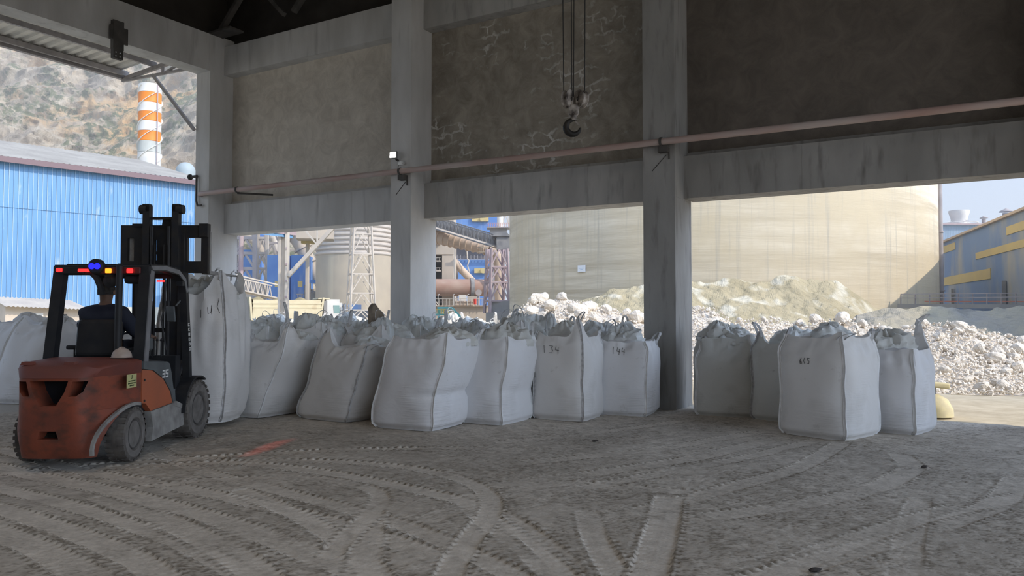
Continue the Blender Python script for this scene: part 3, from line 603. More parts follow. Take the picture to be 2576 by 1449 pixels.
    def tuft(s, m, parent, rad=0.26, hh=0.22, off=(0, 0), name='tied_top', k=0.0, squash=1.0):
        c = Vector((s.lean[0] + off[0], s.lean[1] + off[1], s.h - s.dip - 0.10)); P = []; nt, nth = 22, 60
        for i in range(nt + 1):
            a = math.pi / 2 * (i / nt)
            for j in range(nth):
                th = 2 * math.pi * j / nth
                r = rad * math.cos(a) * (1 + 0.22 * math.sin(th * 3 + s.seed + k)) * (1 if th else 1)
                z = (hh + 0.1) * math.sin(a) ** 0.9
                p = Vector((r * math.cos(th), r * math.sin(th) * squash, z)); d = 0.26 * rad * (N3(p, 5, s.seed + k) + 1.3 * (0.3 - abs(N3(p, 8, s.seed + k + 5))) + 0.5 * (0.3 - abs(N3(p, 19, s.seed + k + 9))) + 0.25 * math.sin(th * 11 + 3 * N3(p, 5, k)) * math.sin(a))
                P.append(c + p * (1 + d / (p.length + 0.05)))
        b = MB(); b.grid(P, nt + 1, nth, closed=True); b.add(P[-nth:], [tuple(range(nth))]); b.build(name, m, parent)
    def write(s, parent, text, th0, t0, size=0.13):
        """marker strokes laid on the cloth"""
        G = {'1': [[(0.3, 1), (0.3, 0)]], '3': [[(0, 1), (0.7, 0.95), (0.3, 0.55), (0.7, 0.4), (0.5, 0.02), (0, 0.05)]], '4': [[(0.2, 1), (0.0, 0.45), (0.75, 0.35)], [(0.6, 0.8), (0.55, -0.1)]], '5': [[(0.7, 1), (0.1, 1), (0.1, 0.6), (0.6, 0.5), (0.55, 0.05), (0, 0)]], '6': [[(0.6, 1), (0.1, 0.5), (0.1, 0.05), (0.55, 0.0), (0.5, 0.4), (0.1, 0.4)]], 'u': [[(0, 0.9), (0.1, 0.2), (0.5, 0.3), (0.6, 0.9), (0.6, 0.1)]], '(': [[(0.5, 1), (0.15, 0.5), (0.45, 0.0)]]}
        b = MB(); x0 = 0
        for ch in text:
            for st in G[ch]:
                pts = []
                for a, c in zip(st[:-1], st[1:]):
                    for f in np.linspace(0, 1, 5): pts.append((a[0] + (c[0] - a[0]) * f, a[1] + (c[1] - a[1]) * f))
                b.tube([s.P(th0 + (x0 + u * 0.7) * size / (s.w / 2), t0 + v * size * 1.15 / s.h, off=0.006) for u, v in pts], 0.003, 5)
            x0 += 0.85
        b.build('written_number', ink_m, parent)

def place(corner, yaw, w, z=0.0):
    """bag centre from the pixel of its front right bottom corner"""
    g = gz(*corner); a = R(yaw); lx, ly = -w / 2 * 0.93, w / 2 * 0.93
    return Vector((g.x + lx * math.cos(a) - ly * math.sin(a), g.y + lx * math.sin(a) + ly * math.cos(a), z))
def mk(label, loc, yaw, bag, m, group, loops=(), tufts=(), text=None, mound=0.06, name='bulk_bag', seams=(0, 1, 2, 3)):
    t = thing(name, label, 'bulk bag', loc, R(yaw), group)
    bag.body(m, t, mound=mound); bag.seams(t, seams); bag.loops(t, loops)
    for k, tf in enumerate(tufts): bag.tuft(tf[0], t, *tf[1:], k=k * 2.3)
    if text: bag.write(t, *text)
    return t
FR = 'front row of white bulk bags'
# corners: 0 = +x+y (far right), 1 = -x+y (far left), 2 = -x-y (near left), 3 = +x-y (near right)
mk('white bulk bag slumping right beside the lifted bag, its top folded over', place((648, 1053), 2, 1.0), 2, Bag(1.0, 1.22, 11, (0.62, 0.02), (0.05, 0.1, 0.06, 0.24), 0.05, sag=0.04, crump=1.4), bagA, FR, [(3, 0.05, 0.1, 0.1, -0.06), (2, 0.1, 0.12, 0, 0)], [(bagG, 0.3, 0.12, (0.08, 0.05))])
mk('white bulk bag leaning right, with a torn pale strap near its top corner', place((870, 1064), -3, 1.12), -3, Bag(1.12, 1.14, 12, (0.46, -0.02), (0.04, 0.08, 0.22, 0.02), 0.05, sag=0.05, crump=1.2), bagA, FR, [(3, 0.03, 0.12, 0.2, 0.05), (2, 0.12, 0.1, 0.02, 0)], [(liner, 0.3, 0.12, (0, 0.1))])
mk('big slumped white bulk bag with a pinched waist on its lit right side', place((1088, 1087), 5, 1.05), 5, Bag(1.05, 1.26, 13, (0.26, 0.0), (0.04, 0.04, 0.02, 0.08), 0.06, kink=0.10, sag=0.03, dip=0.03, crump=0.9), bagW, FR, [(0, 0.1, 0.12, 0.1, 0)], [(bagG, 0.34, 0.14, (0.1, 0.12))])
mk('straight-edged white bulk bag with a square open rim and blue mark inside', place((1265, 1072), 0, 0.98), 0, Bag(0.98, 1.22, 14, (0.10, 0.0), (0.12, 0.08, 0.02, 0.04), 0.04, kink=0.03, dip=0.02, crump=0.8), bagW, FR, [(0, 0.16, 0.1, 0.02, 0), (1, 0.16, 0.12, -0.05, 0)], [(bagG, 0.30, 0.22, (0.12, 0.1)), (liner, 0.22, 0.14, (-0.2, 0.0))])
mk('tall white bulk bag with 134 written on it and a raised pointed corner', place((1468, 1062), 3, 0.90), 3, Bag(0.90, 1.28, 15, (0.0, 0.0), (0.04, 0.04, 0.04, 0.27), 0.05, dip=0.05, crump=0.9), bagA, FR, [(3, 0.12, 0.06, 0.08, 0.05)], [(bagG, 0.24, 0.2, (-0.1, 0.1))], ('134', math.pi * 1.36, 0.78, 0.11))
mk('wrinkled white bulk bag beside the concrete pillar, many fine level creases', place((1627, 1050), 8, 0.98), 8, Bag(0.98, 1.14, 16, (0.02, 0.0), (0.04, 0.1, 0.1, 0.02), 0.06, dip=0.0, crump=1.0), bagW, FR, [(1, 0.28, 0.16, 0.05, 0), (0, 0.14, 0.14, 0.1, 0), (2, 0.12, 0.1, 0.05, 0.05)], [(liner, 0.34, 0.24, (-0.05, 0.08))], ('144', math.pi * 1.44, 0.84, 0.09))
RG = 'group of bulk bags on the open side of the pillar'
mk('dusty white bulk bag against the pillar, its straps tied over a crumpled top', place((1902, 1053), 8, 0.98), 8, Bag(0.98, 1.14, 17, (0.0, 0.0), (0.03, 0.04, 0.03, 0.12), 0.05, dip=-0.06, full=0.76, crump=1.6), bagG, RG, [(2, 0.1, 0.08, 0.05, 0.1), (0, 0.12, 0.16, -0.1, 0)], [(bagG, 0.42, 0.16, (0.02, 0.04)), (bagG, 0.26, 0.22, (-0.14, 0.0))], mound=0.1)
ci = onV(1985, 11.4)
mk('white bulk bag half hidden behind the big front bag, loop standing up', (ci.x - 0.05, ci.y + 0.25, 0), -10, Bag(0.95, 1.18, 18, (0.02, 0.0), (0.1, 0.1, 0.16, 0.05), 0.05, crump=1.2), bagG, RG, [(2, 0.16, 0.14, -0.1, 0), (3, 0.1, 0.1, 0, 0)], [(liner, 0.32, 0.22, (0.05, 0.0))])
mk('largest white bulk bag standing out in front of the open bay', place((2128, 1112), -20, 0.98), -20, Bag(0.98, 1.27, 19, (0.0, 0.0), (0.06, 0.05, 0.05, 0.09), 0.055, full=0.80, dip=-0.01, crump=0.8), bagA, RG, [(3, 0.02, 0.1, 0.14, 0.06), (2, 0.1, 0.06, -0.12, 0.3), (0, 0.08, 0.14, 0.05, 0)], [(liner, 0.28, 0.14, (-0.05, 0.1))], ('6(5', math.pi * 1.42, 0.74, 0.06))
mk('white bulk bag at the edge of the sunlit yard, one tall corner peak', place((2303, 1097), -14, 0.90), -14, Bag(0.92, 1.10, 20, (0.0, 0.0), (0.42, 0.05, 0.04, 0.02), 0.05, full=0.80, dip=0.0, crump=1.0), bagW, RG, [(0, 0.10, 0.08, 0.14, 0)], [(bagG, 0.34, 0.24, (-0.1, 0.02))])
# ---- the lifted bag on the forks
HV = Vector((-math.sin(R(30.5)), math.cos(R(30.5)), 0)); RV = Vector((HV.y, -HV.x, 0)); FYAW = math.degrees(math.atan2(RV.y, RV.x))
lb = HV * 11.17 + RV * (-4.47)
hb = Bag(1.10, 1.90, 21, (0, 0), (0.24, 0.22, 0.22, 0.24), 0.015, full=0.80, dip=0.10, hang=True, crump=0.5)
t = mk('tall white bulk bag hanging from the forklift forks with a number written on it', (lb.x, lb.y, 0.06), FYAW, hb, bagA, 'bulk bag on the forks', [], [(bagG, 0.36, 0.22, (0.05, 0.05))], ('1u(', math.pi * 1.58, 0.78, 0.12))
for q in range(4):
    th = math.pi / 4 + q * math.pi / 2; p = hb.P(th, 0.985); inx = (0.315 if p.x > 0 else -0.68)
    MB().ribbon([p + Vector((0, -0.05, -0.12)), p + Vector((0, 0, 0.0)), Vector((inx, p.y * 0.9, 2.13)), Vector((inx, p.y * 0.85, 2.17)), Vector((inx * 0.84, p.y * 0.85, 2.12)), p + Vector((-0.12 if p.x > 0 else 0.12, 0.0, -0.1))], 0.05, (0, 1, 0)).build('lifting_loop', web_m, t)
# ---- left group behind the forklift
LG = 'bulk bags behind the forklift'
mk('bright white bulk bag leaning away behind the forklift counterweight', place((40, 1022), 20, 1.05) + Vector((-0.1, 0.25, 0)), 20, Bag(1.05, 1.42, 22, (0.5, 0.2), (0.1, 0.1, 0.1, 0.1), 0.06, crump=1.0), bagW, LG, [(3, 0.05, 0.1, 0.1, 0)], [(bagA, 0.3, 0.14, (0, 0))])
p = onV(0, 15.0); mk('white bulk bag leaning behind the first one at the picture edge', p, 15, Bag(1.05, 1.45, 23, (0.55, 0.1), (0.08, 0.1, 0.1, 0.1), 0.06), bagW, LG, [], [(bagA, 0.28, 0.16, (0.1, 0))])
p = onV(-120, 16.2); mk('grey-white bulk bag cut off by the left picture edge', p, 5, Bag(1.05, 1.35, 24, (0.4, 0.1), (0.08, 0.1, 0.1, 0.1), 0.06), bagA, LG, [], [(bagA, 0.3, 0.16, (0.0, 0))])
p = onV(212, 14.7); mk('grey bulk bag with two loops standing up, seen through the forklift guard', p, 25, Bag(1.0, 1.30, 25, (0.05, 0.0), (0.05, 0.05, 0.02, 0.02), 0.05, dip=0.0, crump=1.2), bagA, LG, [(1, 0.22, 0.08, 0.02, 0), (0, 0.24, 0.14, 0.05, 0)], [(liner, 0.34, 0.26, (0.0, 0.1))])
p = onV(345, 15.0); mk('white bulk bag hidden behind the driver and the guard post', p, 10, Bag(1.0, 1.25, 26, (0.1, 0.0), (0.1, 0.1, 0.1, 0.1), 0.05), bagA, LG, [], [(bagA, 0.3, 0.16, (0, 0))])
p = onV(480, 15.9); mk('white bulk bag glimpsed between the mast rails', p, 30, Bag(1.0, 1.32, 27, (0.1, 0.0), (0.1, 0.1, 0.1, 0.1), 0.05), bagA, LG, [], [(bagA, 0.3, 0.2, (0, 0))])
lg = sorted([o for o in COL.objects if o.name.startswith('bulk_bag') and o.get('group') == LG], key=lambda o: o.name)
for it in range(200):
    for p in lg:
        for q in lg:
            if p is q: continue
            dx, dy = p.location.x - q.location.x, p.location.y - q.location.y; d = max(1e-3, math.hypot(dx, dy))
            if d < 1.22: k_ = (1.22 - d) * 0.5 / d; p.location.x += dx * k_ * (p is not lg[0]); p.location.y += dy * k_ * (p is not lg[0])
# ---- the packed rows behind: a few kinds, copied
protos = []
def proto(seed, w, h, lean, peaks, m, loops, tufts, crump=1.5):
    b_ = Bag(w, h, seed, lean, peaks, 0.05, dip=0.02, crump=crump); t = thing('bulk_bag', 'x', 'bulk bag', (0, 0, 0)); b_.body(m, t, nth=56, nt=24, mound=0.08); b_.seams(t, (2, 3)); b_.loops(t, loops)
    for k, tf in enumerate(tufts): b_.tuft(tf[0], t, *tf[1:], k=k * 2.3)
    protos.append(t)
proto(31, 1.0, 1.20, (0.08, 0), (0.16, 0.1, 0.12, 0.14), bagG, [(2, 0.26, 0.16, 0.05, 0), (0, 0.24, 0.18, 0, 0), (3, 0.16, 0.14, 0.1, -0.1)], [(liner, 0.36, 0.22, (0, 0)), (bagG, 0.2, 0.28, (-0.2, 0.1))])
proto(32, 1.0, 1.24, (-0.05, 0.05), (0.1, 0.2, 0.1, 0.2), bagA, [(3, 0.28, 0.14, -0.08, 0), (1, 0.20, 0.18, 0.05, 0), (2, 0.14, 0.2, -0.1, -0.05)], [(bagG, 0.4, 0.20, (0.04, 0)), (liner, 0.22, 0.28, (0.2, -0.15))])
proto(33, 1.0, 1.18, (0.12, 0.0), (0.2, 0.12, 0.22, 0.06), bagG, [(2, 0.20, 0.16, 0.08, 0.05), (3, 0.30, 0.12, 0.06, 0), (1, 0.22, 0.14, 0.0, 0)], [(liner, 0.38, 0.26, (-0.05, 0.05)), (liner, 0.18, 0.30, (0.22, 0.0))])
proto(34, 1.02, 1.26, (0.0, -0.05), (0.08, 0.08, 0.18, 0.10), bagA, [(3, 0.22, 0.18, 0.0, 0.05), (2, 0.28, 0.12, -0.08, 0), (0, 0.25, 0.16, 0.05, 0)], [(liner, 0.34, 0.16, (0.1, 0.1)), (bagG, 0.24, 0.24, (-0.15, -0.1))])
BG = 'packed rows of bulk bags behind the front row'
spots = []
rnd = random.Random(5)
fixed = [(o.location.x + 0.3 * 0, o.location.y) for o in list(COL.objects) if o.name.startswith('bulk_bag') and o.parent is None and o not in protos]
LEANS = {0: 0.35, 1: 0.25, 2: 0.12}
fixed = [(x + LEANS.get(i, 0), y) for i, (x, y) in enumerate(fixed)]
fixed += [(PX[k][0] + 0.25, yy) for k in (0, 1, 2) for yy in (12.45, 12.85)]
for row, (yy, x0, n) in enumerate(((9.8, -12.9, 5), (10.95, -13.2, 7), (12.1, -14.6, 9), (13.5, -14.6, 6), (14.6, -14.9, 6))):
    for k in range(n): spots.append([x0 + k * 1.12 + rnd.uniform(-0.05, 0.05), yy, row, k])
for it in range(300):
    for i, p in enumerate(spots):
        for j, q in enumerate(spots + fixed):
            if j == i: continue
            dx, dy = p[0] - q[0], p[1] - q[1]; d = max(1e-3, math.hypot(dx, dy))
            lim = 1.12 if j < len(spots) else (1.14 if j < len(spots) + len(fixed) - 6 else 0.95)
            if d < lim: k_ = (lim - d) * (0.5 if j < len(spots) else 1.0) / d; p[0] += dx * k_; p[1] += dy * k_
spots = [p for p in spots if p[1] < 15.1 and p[0] < -p[1] * 0.585 + (0.4 if p[1] > 12.6 else 2.6)]
for r_ in range(5):
    for kk, p in enumerate(sorted([p for p in spots if p[2] == r_])): p[3] = kk
rl = ['second', 'third', 'fourth', 'fifth', 'last']
used = [0] * 4
for i, (x, y, row, k) in enumerate(spots):
    q = (row * 3 + k * 2 + (k // 3)) % 4; src = protos[q]
    o = src if used[q] == 0 else copy_tree(src); used[q] += 1
    o.location = (x, y, 0); o.rotation_euler = (0, 0, R(rnd.uniform(-7, 7))); s_ = rnd.uniform(0.94, 1.08); o.scale = (1, 1, s_)
    
    o['label'] = 'crumpled bulk bag in the %s row back, %s from the left of that row' % (rl[row], ['first', 'second', 'third', 'fourth', 'fifth', 'sixth', 'seventh', 'eighth', 'ninth', 'tenth', 'eleventh'][k])
    o['group'] = BG
# muddy folded sack standing up out of the rows
mp_ = at(955, 800, 13.2)
P = []; nt_, nth_ = 16, 24
for i in range(nt_ + 1):
    a = i / nt_
    for j in range(nth_):
        th = 2 * math.pi * j / nth_; r = 0.13 * math.sin(math.pi * min(1, a * 0.85 + 0.12)) ** 0.6
        c = Vector((-0.10 + 0.14 * (1 - a) ** 2, 0, -0.35 + 0.60 * a)); p = Vector((r * math.cos(th), r * 0.7 * math.sin(th), 0))
        P.append(c + p * (1 + 0.5 * N3(c + p, 7, 3) + 0.15 * math.sin(5 * th + 4 * a)))
t = thing('folded_sack', 'muddy brown folded sack sticking up beside the slim pillar', 'sack', mp_, PSI)
b = MB(); b.grid(P, nt_ + 1, nth_, closed=True); b.add(P[-nth_:], [tuple(range(nth_))]); b.build('sack_body', brown_m, t)
P2 = []
for i in range(10):
    a = i / 9
    for j in range(16):
        th = 2 * math.pi * j / 16; r = 0.085 * (1 - 0.3 * a); c = Vector((0.02 + 0.22 * a, 0, -0.13 - 0.09 * a)); p = Vector((0, r * math.cos(th), r * math.sin(th)))
        P2.append(c + p * (1 + 0.5 * N3(c + p, 9, 8)))
b = MB(); b.grid(P2, 10, 16, closed=True); b.add(P2[-16:], [tuple(range(16))]); b.build('folded_end', brown_m, t)
# ================================================================ forklift
def cut(o, cutter):
    c = cutter.build('cutter', concrete, o.parent); m = o.modifiers.new('b', 'BOOLEAN'); m.object = c; m.operation = 'DIFFERENCE'; m.solver = 'EXACT'
    bpy.context.view_layer.update(); dg = bpy.context.evaluated_depsgraph_get()
    me = bpy.data.meshes.new_from_object(o.evaluated_get(dg)); o.modifiers.remove(m); o.data = me; me.set_sharp_from_angle(angle=R(35)); bpy.data.objects.remove(c, do_unlink=True)
FA = R(30.5); FH = Vector((-math.sin(FA), math.cos(FA), 0)); FRV = Vector((math.cos(FA), math.sin(FA), 0))
FO = FH * 8.3 + FRV * (-4.65)
orange = Mt('orange_paint', (0.27, 0.068, 0.035), (0.18, 0.055, 0.035), scale=3, rough=0.5, c3=(0.07, 0.04, 0.03), s3=5.5, lo3=0.48, hi3=0.75, st3=(1, 1, 1.5), bump=0.15, bscale=30)
orange2 = Mt('orange_lit_side', (0.46, 0.13, 0.06), (0.36, 0.115, 0.06), scale=2, rough=0.45)  # same orange, made lighter for the light on the forklift's sides
red_top = Mt('faded_red_paint', (0.20, 0.062, 0.045), (0.16, 0.06, 0.05), scale=4, rough=0.6)
greyp = Mt('grey_body_paint', (0.12, 0.135, 0.14), (0.09, 0.10, 0.105), scale=5, rough=0.5)
skirt_m = Mt('dusty_skirt', (0.34, 0.33, 0.31), (0.22, 0.21, 0.20), scale=7, rough=0.8, bump=0.2)
blk = Mt('black_paint', (0.018, 0.020, 0.024), (0.03, 0.03, 0.032), scale=6, rough=0.55)
blk2 = Mt('mast_steel', (0.022, 0.024, 0.03), (0.035, 0.032, 0.03), scale=9, rough=0.5)
greypost = Mt('grey_post_paint', (0.24, 0.24, 0.25), (0.18, 0.18, 0.19), scale=5, rough=0.6)
rubber = Mt('dusty_rubber', (0.09, 0.08, 0.072), (0.16, 0.145, 0.13), scale=8, rough=0.9, bump=0.3)
sidew = Mt('tyre_sidewall', (0.21, 0.195, 0.18), (0.13, 0.12, 0.11), scale=9, rough=0.9)
rim_m = Mt('rim_paint', (0.11, 0.105, 0.10), (0.06, 0.055, 0.05), scale=8, rough=0.7)
hollow = Mt('dark_grille', (0.012, 0.012, 0.016), rough=0.8)
FK = thing('forklift', 'orange counterbalance forklift with raised black mast carrying a hanging white bag', 'forklift', (FO.x, FO.y, 0), FA)
# counterweight: side profile lofted across the width with rounded rear corners
prof = [(-0.51, 0.15), (-0.565, 0.28), (-0.58, 0.60), (-0.57, 0.94), (0.20, 0.94), (0.20, 0.60)]
for k in range(10): a = R(71 + 12.8 * k); prof.append((0.03 + 0.51 * math.cos(a), 0.20 + 0.40 * math.sin(a)))
prof += [(-0.48, 0.12)]
proft = [(-0.585, 0.938), (-0.575, 0.955), (-0.56, 0.995), (-0.50, 1.055), (-0.25, 1.094), (0.20, 1.108), (0.20, 0.938)]
def wplan(y): return 1 - 0.32 * (max(0, -y) / 0.57) ** 2.3
xsn = np.array([-1, -0.985, -0.96, -0.93, -0.89, -0.84, -0.78, -0.70, -0.6, -0.4, -0.15, 0.15, 0.4, 0.6, 0.70, 0.78, 0.84, 0.89, 0.93, 0.96, 0.985, 1]); P = []
for s_ in xsn:
    q = abs(s_)
    for y, z in prof:
        yy = y + (0.04 * q * q + 0.11 * q ** 8) * max(0, -y / 0.6); zz = z
        xx = s_ * 0.555 * wplan(y) * (1 - (0.10 * (0.35 - z) / 0.2 if z < 0.35 and y < -0.2 else 0))
        P.append((xx, yy, zz))
b = MB(); n = len(prof); m = len(xsn)
b.grid(P, m, n, closed=True, smooth=True); b.add(P[:n], [tuple(range(n))]); b.add(P[-n:], [tuple(range(n - 1, -1, -1))])
cw = b.build('counterweight', orange, FK)
P = []
for s_ in xsn:
    q = abs(s_)
    for y, z in proft:
        P.append((s_ * 0.561 * wplan(y), y + (0.04 * q * q + 0.11 * q ** 8) * max(0, -y / 0.6), z - (0.04 * q ** 6 if z > 0.98 else 0)))
b = MB(); n = len(proft); b.grid(P, m, n, closed=True, smooth=True); b.add(P[:n], [tuple(range(n))]); b.add(P[-n:], [tuple(range(n - 1, -1, -1))]); b.build('rear_hood', red_top, FK)
ctr = MB()
for poly in ([(-0.24, 0.91), (0.24, 0.91), (0.20, 0.80), (0.10, 0.66), (-0.10, 0.66), (-0.20, 0.80)], [(0.29, 0.905), (0.44, 0.905), (0.40, 0.80), (0.33, 0.755), (0.24, 0.755)], [(-0.29, 0.905), (-0.24, 0.755), (-0.33, 0.755), (-0.40, 0.80), (-0.44, 0.905)], [(-0.10, 0.41), (0.10, 0.41), (0.13, 0.33), (-0.13, 0.33)]):
    ctr.prism([(u * 0.80, v) for u, v in poly], -0.95, -0.30, 'y')
cut(cw, ctr)
MB().bb((-0.36, -0.335, 0.42), (0.36, -0.31, 0.93)).build('radiator_grille', hollow, FK)

for x in (-0.31, 0.13): MB().box((x, -0.40, 1.078), (0.11, 0.09, 0.035), top=(0.85, 0.85)).build('lift_eye_cap', red_top, FK)

# wheel arch lip
b = MB(); pts = [(0.558 * wplan(0.03 + 0.545 * math.cos(R(a))), 0.03 + 0.545 * math.cos(R(a)), 0.20 + 0.415 * math.sin(R(a))) for a in range(74, 190, 8)]; b.ribbon(pts, 0.03, (1, 0, 0), 0.035); b.build('wheel_arch_lip', skirt_m, FK)
# chassis, cowl, side panels
MB().bb((-0.47, 0.22, 0.22), (0.47, 1.55, 0.50)).bb((-0.5, 0.24, 0.5), (0.5, 0.95, 0.98)).build('chassis', blk, FK)
MB().bb((-0.55, 0.0, 0.30), (0.55, 0.24, 0.62)).build('rear_bulkhead', hollow, FK)
for s_, nm in ((1, 1), (-1, 1)):
    x0, x1 = (0.50 * s_, 0.565 * s_)
    MB().prism([(0.21, 0.97), (0.21, 0.60), (0.30, 0.585), (0.42, 0.49), (0.97, 0.52), (0.90, 0.66), (0.72, 0.82), (0.45, 0.94)], x0, x1, 'x').build('side_panel', orange2, FK)
    MB().prism([(0.225, 1.06), (0.80, 1.02), (0.87, 0.99), (0.92, 0.88), (0.98, 0.68), (1.02, 0.68), (1.04, 0.53), (0.98, 0.525), (0.905, 0.665), (0.725, 0.825), (0.455, 0.945), (0.225, 0.975)], x0, x1 + 0.008 * s_, 'x').build('cowl', greyp, FK)
    MB().prism([(0.40, 0.485), (1.0, 0.515), (1.32, 0.43), (1.34, 0.34), (1.28, 0.21), (0.42, 0.15), (0.46, 0.30)], x0, x1 + 0.012 * s_, 'x').build('side_skirt', skirt_m, FK)
    MB().prism([(0.98, 0.53), (1.04, 0.53), (1.30, 0.445), (1.30, 0.40), (0.98, 0.48)], x0 - 0.2 * s_, x1 + 0.02 * s_, 'x').build('step', skirt_m, FK)
for z in (0.62, 0.85): MB().cyl((0.565, 0.26, z), (0.573, 0.26, z), 0.014, n=8).build('panel_bolt', blk, FK)
o = MB().prism([(0.30, 1.085), (0.88, 1.02), (0.88, 0.95), (0.30, 0.95)], -0.5, 0.5, 'x').build('seat_deck', blk, FK)
# numbers on the cowl and letters on the mast guard post
wm = Mt('white_lettering', (0.75, 0.75, 0.73), rough=0.5)
SEG = {'3': 'abgcd', '5': 'afgcd', 'D': 'abcdef', 'O': 'abcdef', 'S': 'afgcd', 'A': 'abcefg', 'N': 'abcef'}
def seg7(mb, ch, c, w, h, ux, uy, t, d):
    A = {'a': ((0, 1), (1, 1)), 'b': ((1, 1), (1, .5)), 'c': ((1, .5), (1, 0)), 'd': ((0, 0), (1, 0)), 'e': ((0, 0), (0, .5)), 'f': ((0, .5), (0, 1)), 'g': ((0, .5), (1, .5))}
    for k in SEG[ch]:
        (u0, v0), (u1, v1) = A[k]; p = Vector(c) + ux * (u0 * w) + uy * (v0 * h); q = Vector(c) + ux * (u1 * w) + uy * (v1 * h); e_ = (q - p).normalized() * t * 0.5
        mb.bar(p - e_, q + e_, t, 0.004, up=d)
b = MB(); X_ = Vector((1, 0, 0))
seg7(b, '3', (0.576, 0.68, 0.845), 0.050, 0.075, Vector((0, 1, 0)), Vector((0, 0.1, 1)), 0.017, X_); seg7(b, '5', (0.576, 0.765, 0.845), 0.050, 0.075, Vector((0, 1, 0)), Vector((0, 0.1, 1)), 0.017, X_)
b.build('model_number', wm, FK)
# warning sticker at the rear corner
stm = Mt('sticker_yellow', (0.60, 0.58, 0.26), (0.5, 0.48, 0.24), scale=20, rough=0.6)
st = MB().box((0, 0, 0), (0.20, 0.004, 0.145)).build('warning_sticker', stm, FK); st.location = (0.5615, -0.02, 0.865); st.rotation_euler = (0, 0, R(89))
b = MB(); b.tube([(0.0, -0.004, 0.065), (0.0, -0.004, 0.03), (-0.015, -0.004, 0.022)], 0.004, 5)
for z, w_ in ((0.0, 0.15), (-0.024, 0.16), (-0.048, 0.09)):
    for k in range(7):
        xx = -w_ / 2 + w_ * (k + 0.5) / 7; b.box((xx, -0.004, z), (w_ / 9, 0.002, 0.011 if k % 3 else 0.014))
b.build('sticker_text', Mt('dark_print', (0.06, 0.09, 0.03), rough=0.6), st)
# wheels
def wheel(x, y, r, w, turn=0.0, out=1):
    t = MB(); hw = w / 2
    prof_ = [(r * 0.56, -hw * 0.85), (r * 0.62, -hw * 0.98), (r * 0.86, -hw), (r * 0.965, -hw * 0.86), (r, -hw * 0.6), (r, hw * 0.6), (r * 0.965, hw * 0.86), (r * 0.86, hw), (r * 0.62, hw * 0.98), (r * 0.56, hw * 0.85)]
    t.lathe(prof_, (0, 0, 0), (1, 0, 0), 40)
    o = t.build('wheel', rubber, FK); o.location = (x, y, r + 0.005); o.rotation_euler = (0, 0, turn)
    g = MB()
    for k in range(26):
        a = 2 * math.pi * k / 26
        for sd in (-1, 1):
            aa = a + (0.12 if sd > 0 else 0); c = Vector((sd * hw * 0.62, math.cos(aa) * r * 0.985, math.sin(aa) * r * 0.985)); g.box(c, (hw * 0.72, r * 0.135, r * 0.07), rot=(aa + math.pi / 2, 0, 0))
    g.build('tread_lugs', rubber, o)
    s = MB(); s.lathe([(r * 0.57, hw * 0.86 * out), (r * 0.64, hw * 1.01 * out), (r * 0.70, hw * 1.03 * out), (r * 0.78, hw * 1.01 * out), (r * 0.86, hw * 1.005 * out), (r * 0.86, hw * 0.95 * out), (r * 0.57, hw * 0.8 * out)], (0, 0, 0), (1, 0, 0), 40); s.build('sidewall', sidew, o)
    rm = MB(); rm.lathe([(r * 0.57, hw * 0.85 * out), (r * 0.55, hw * 0.95 * out), (r * 0.50, hw * 0.90 * out), (r * 0.46, hw * 0.3 * out), (r * 0.2, hw * 0.25 * out), (r * 0.18, hw * 0.62 * out), (0.001, hw * 0.66 * out)], (0, 0, 0), (1, 0, 0), 32); ro = rm.build('rim', rim_m, o)
    for k in range(8):
        a = 2 * math.pi * k / 8; MB().cyl((hw * 0.26 * out, math.cos(a) * r * 0.34, math.sin(a) * r * 0.34), (hw * 0.42 * out, math.cos(a) * r * 0.34, math.sin(a) * r * 0.34), r * 0.035, n=6).build('wheel_nut', rim_m, ro)
    return o
wheel(0.475, 0.05, 0.285, 0.20, R(3), 1); wheel(-0.475, 0.05, 0.285, 0.20, R(3), -1)
wheel(0.50, 1.62, 0.36, 0.25, 0, 1); wheel(-0.50, 1.62, 0.36, 0.25, 0, -1)
for s_ in (1, -1):
    b = MB(); pts = [(0.50 * s_, 1.62 + 0.42 * math.cos(R(a)), 0.36 + 0.42 * math.sin(R(a))) for a in range(60, 181, 10)]; b.ribbon(pts, 0.24, (1, 0, 0), 0.02); b.build('front_fender', blk, FK)
# overhead guard
og = MB()
og = bpy.data.objects.new('overhead_guard', None); COL.objects.link(og); og.parent = FK; og.empty_display_size = 0.1
for s_ in (1, -1):
    MB().bar((s_ * 0.50, 0.28, 1.0), (s_ * 0.485, 0.44, 2.07), 0.115, 0.10, up=(0, 1, 0)).build('rear_post', blk, og)
    MB().bar((s_ * 0.563, 0.29, 1.0), (s_ * 0.548, 0.45, 2.07), 0.012, 0.085, up=(0, 1, 0)).build('post_trim', greypost, og)
    pts = [(s_ * 0.50, 0.42, 2.10), (s_ * 0.50, 0.8, 2.12), (s_ * 0.50, 1.15, 2.09), (s_ * 0.50, 1.33, 2.0), (s_ * 0.50, 1.40, 1.85), (s_ * 0.50, 1.50, 1.2), (s_ * 0.50, 1.55, 0.62)]
    b = MB(); b.ribbon(pts, 0.09, (1, 0, 0), 0.075); b.build('front_post', blk, og)
    b = MB(); b.ribbon([Vector(p) + Vector((s_ * 0.047, 0, 0)) for p in pts[:5]], 0.006, (1, 0, 0), 0.05); b.build('side_rail_trim', greypost, og)
MB().rbox((0, 0.43, 2.075), (1.10, 0.09, 0.11), 0.02).build('rear_beam', blk, og)
for k in range(6): MB().bar((-0.48, 0.56 + k * 0.13, 2.13), (0.48, 0.56 + k * 0.13, 2.13), 0.035, 0.05).build('roof_bar', blk, og)
MB().bb((-0.48, 1.26, 2.02), (0.48, 1.34, 2.08)).build('front_beam', blk, og)
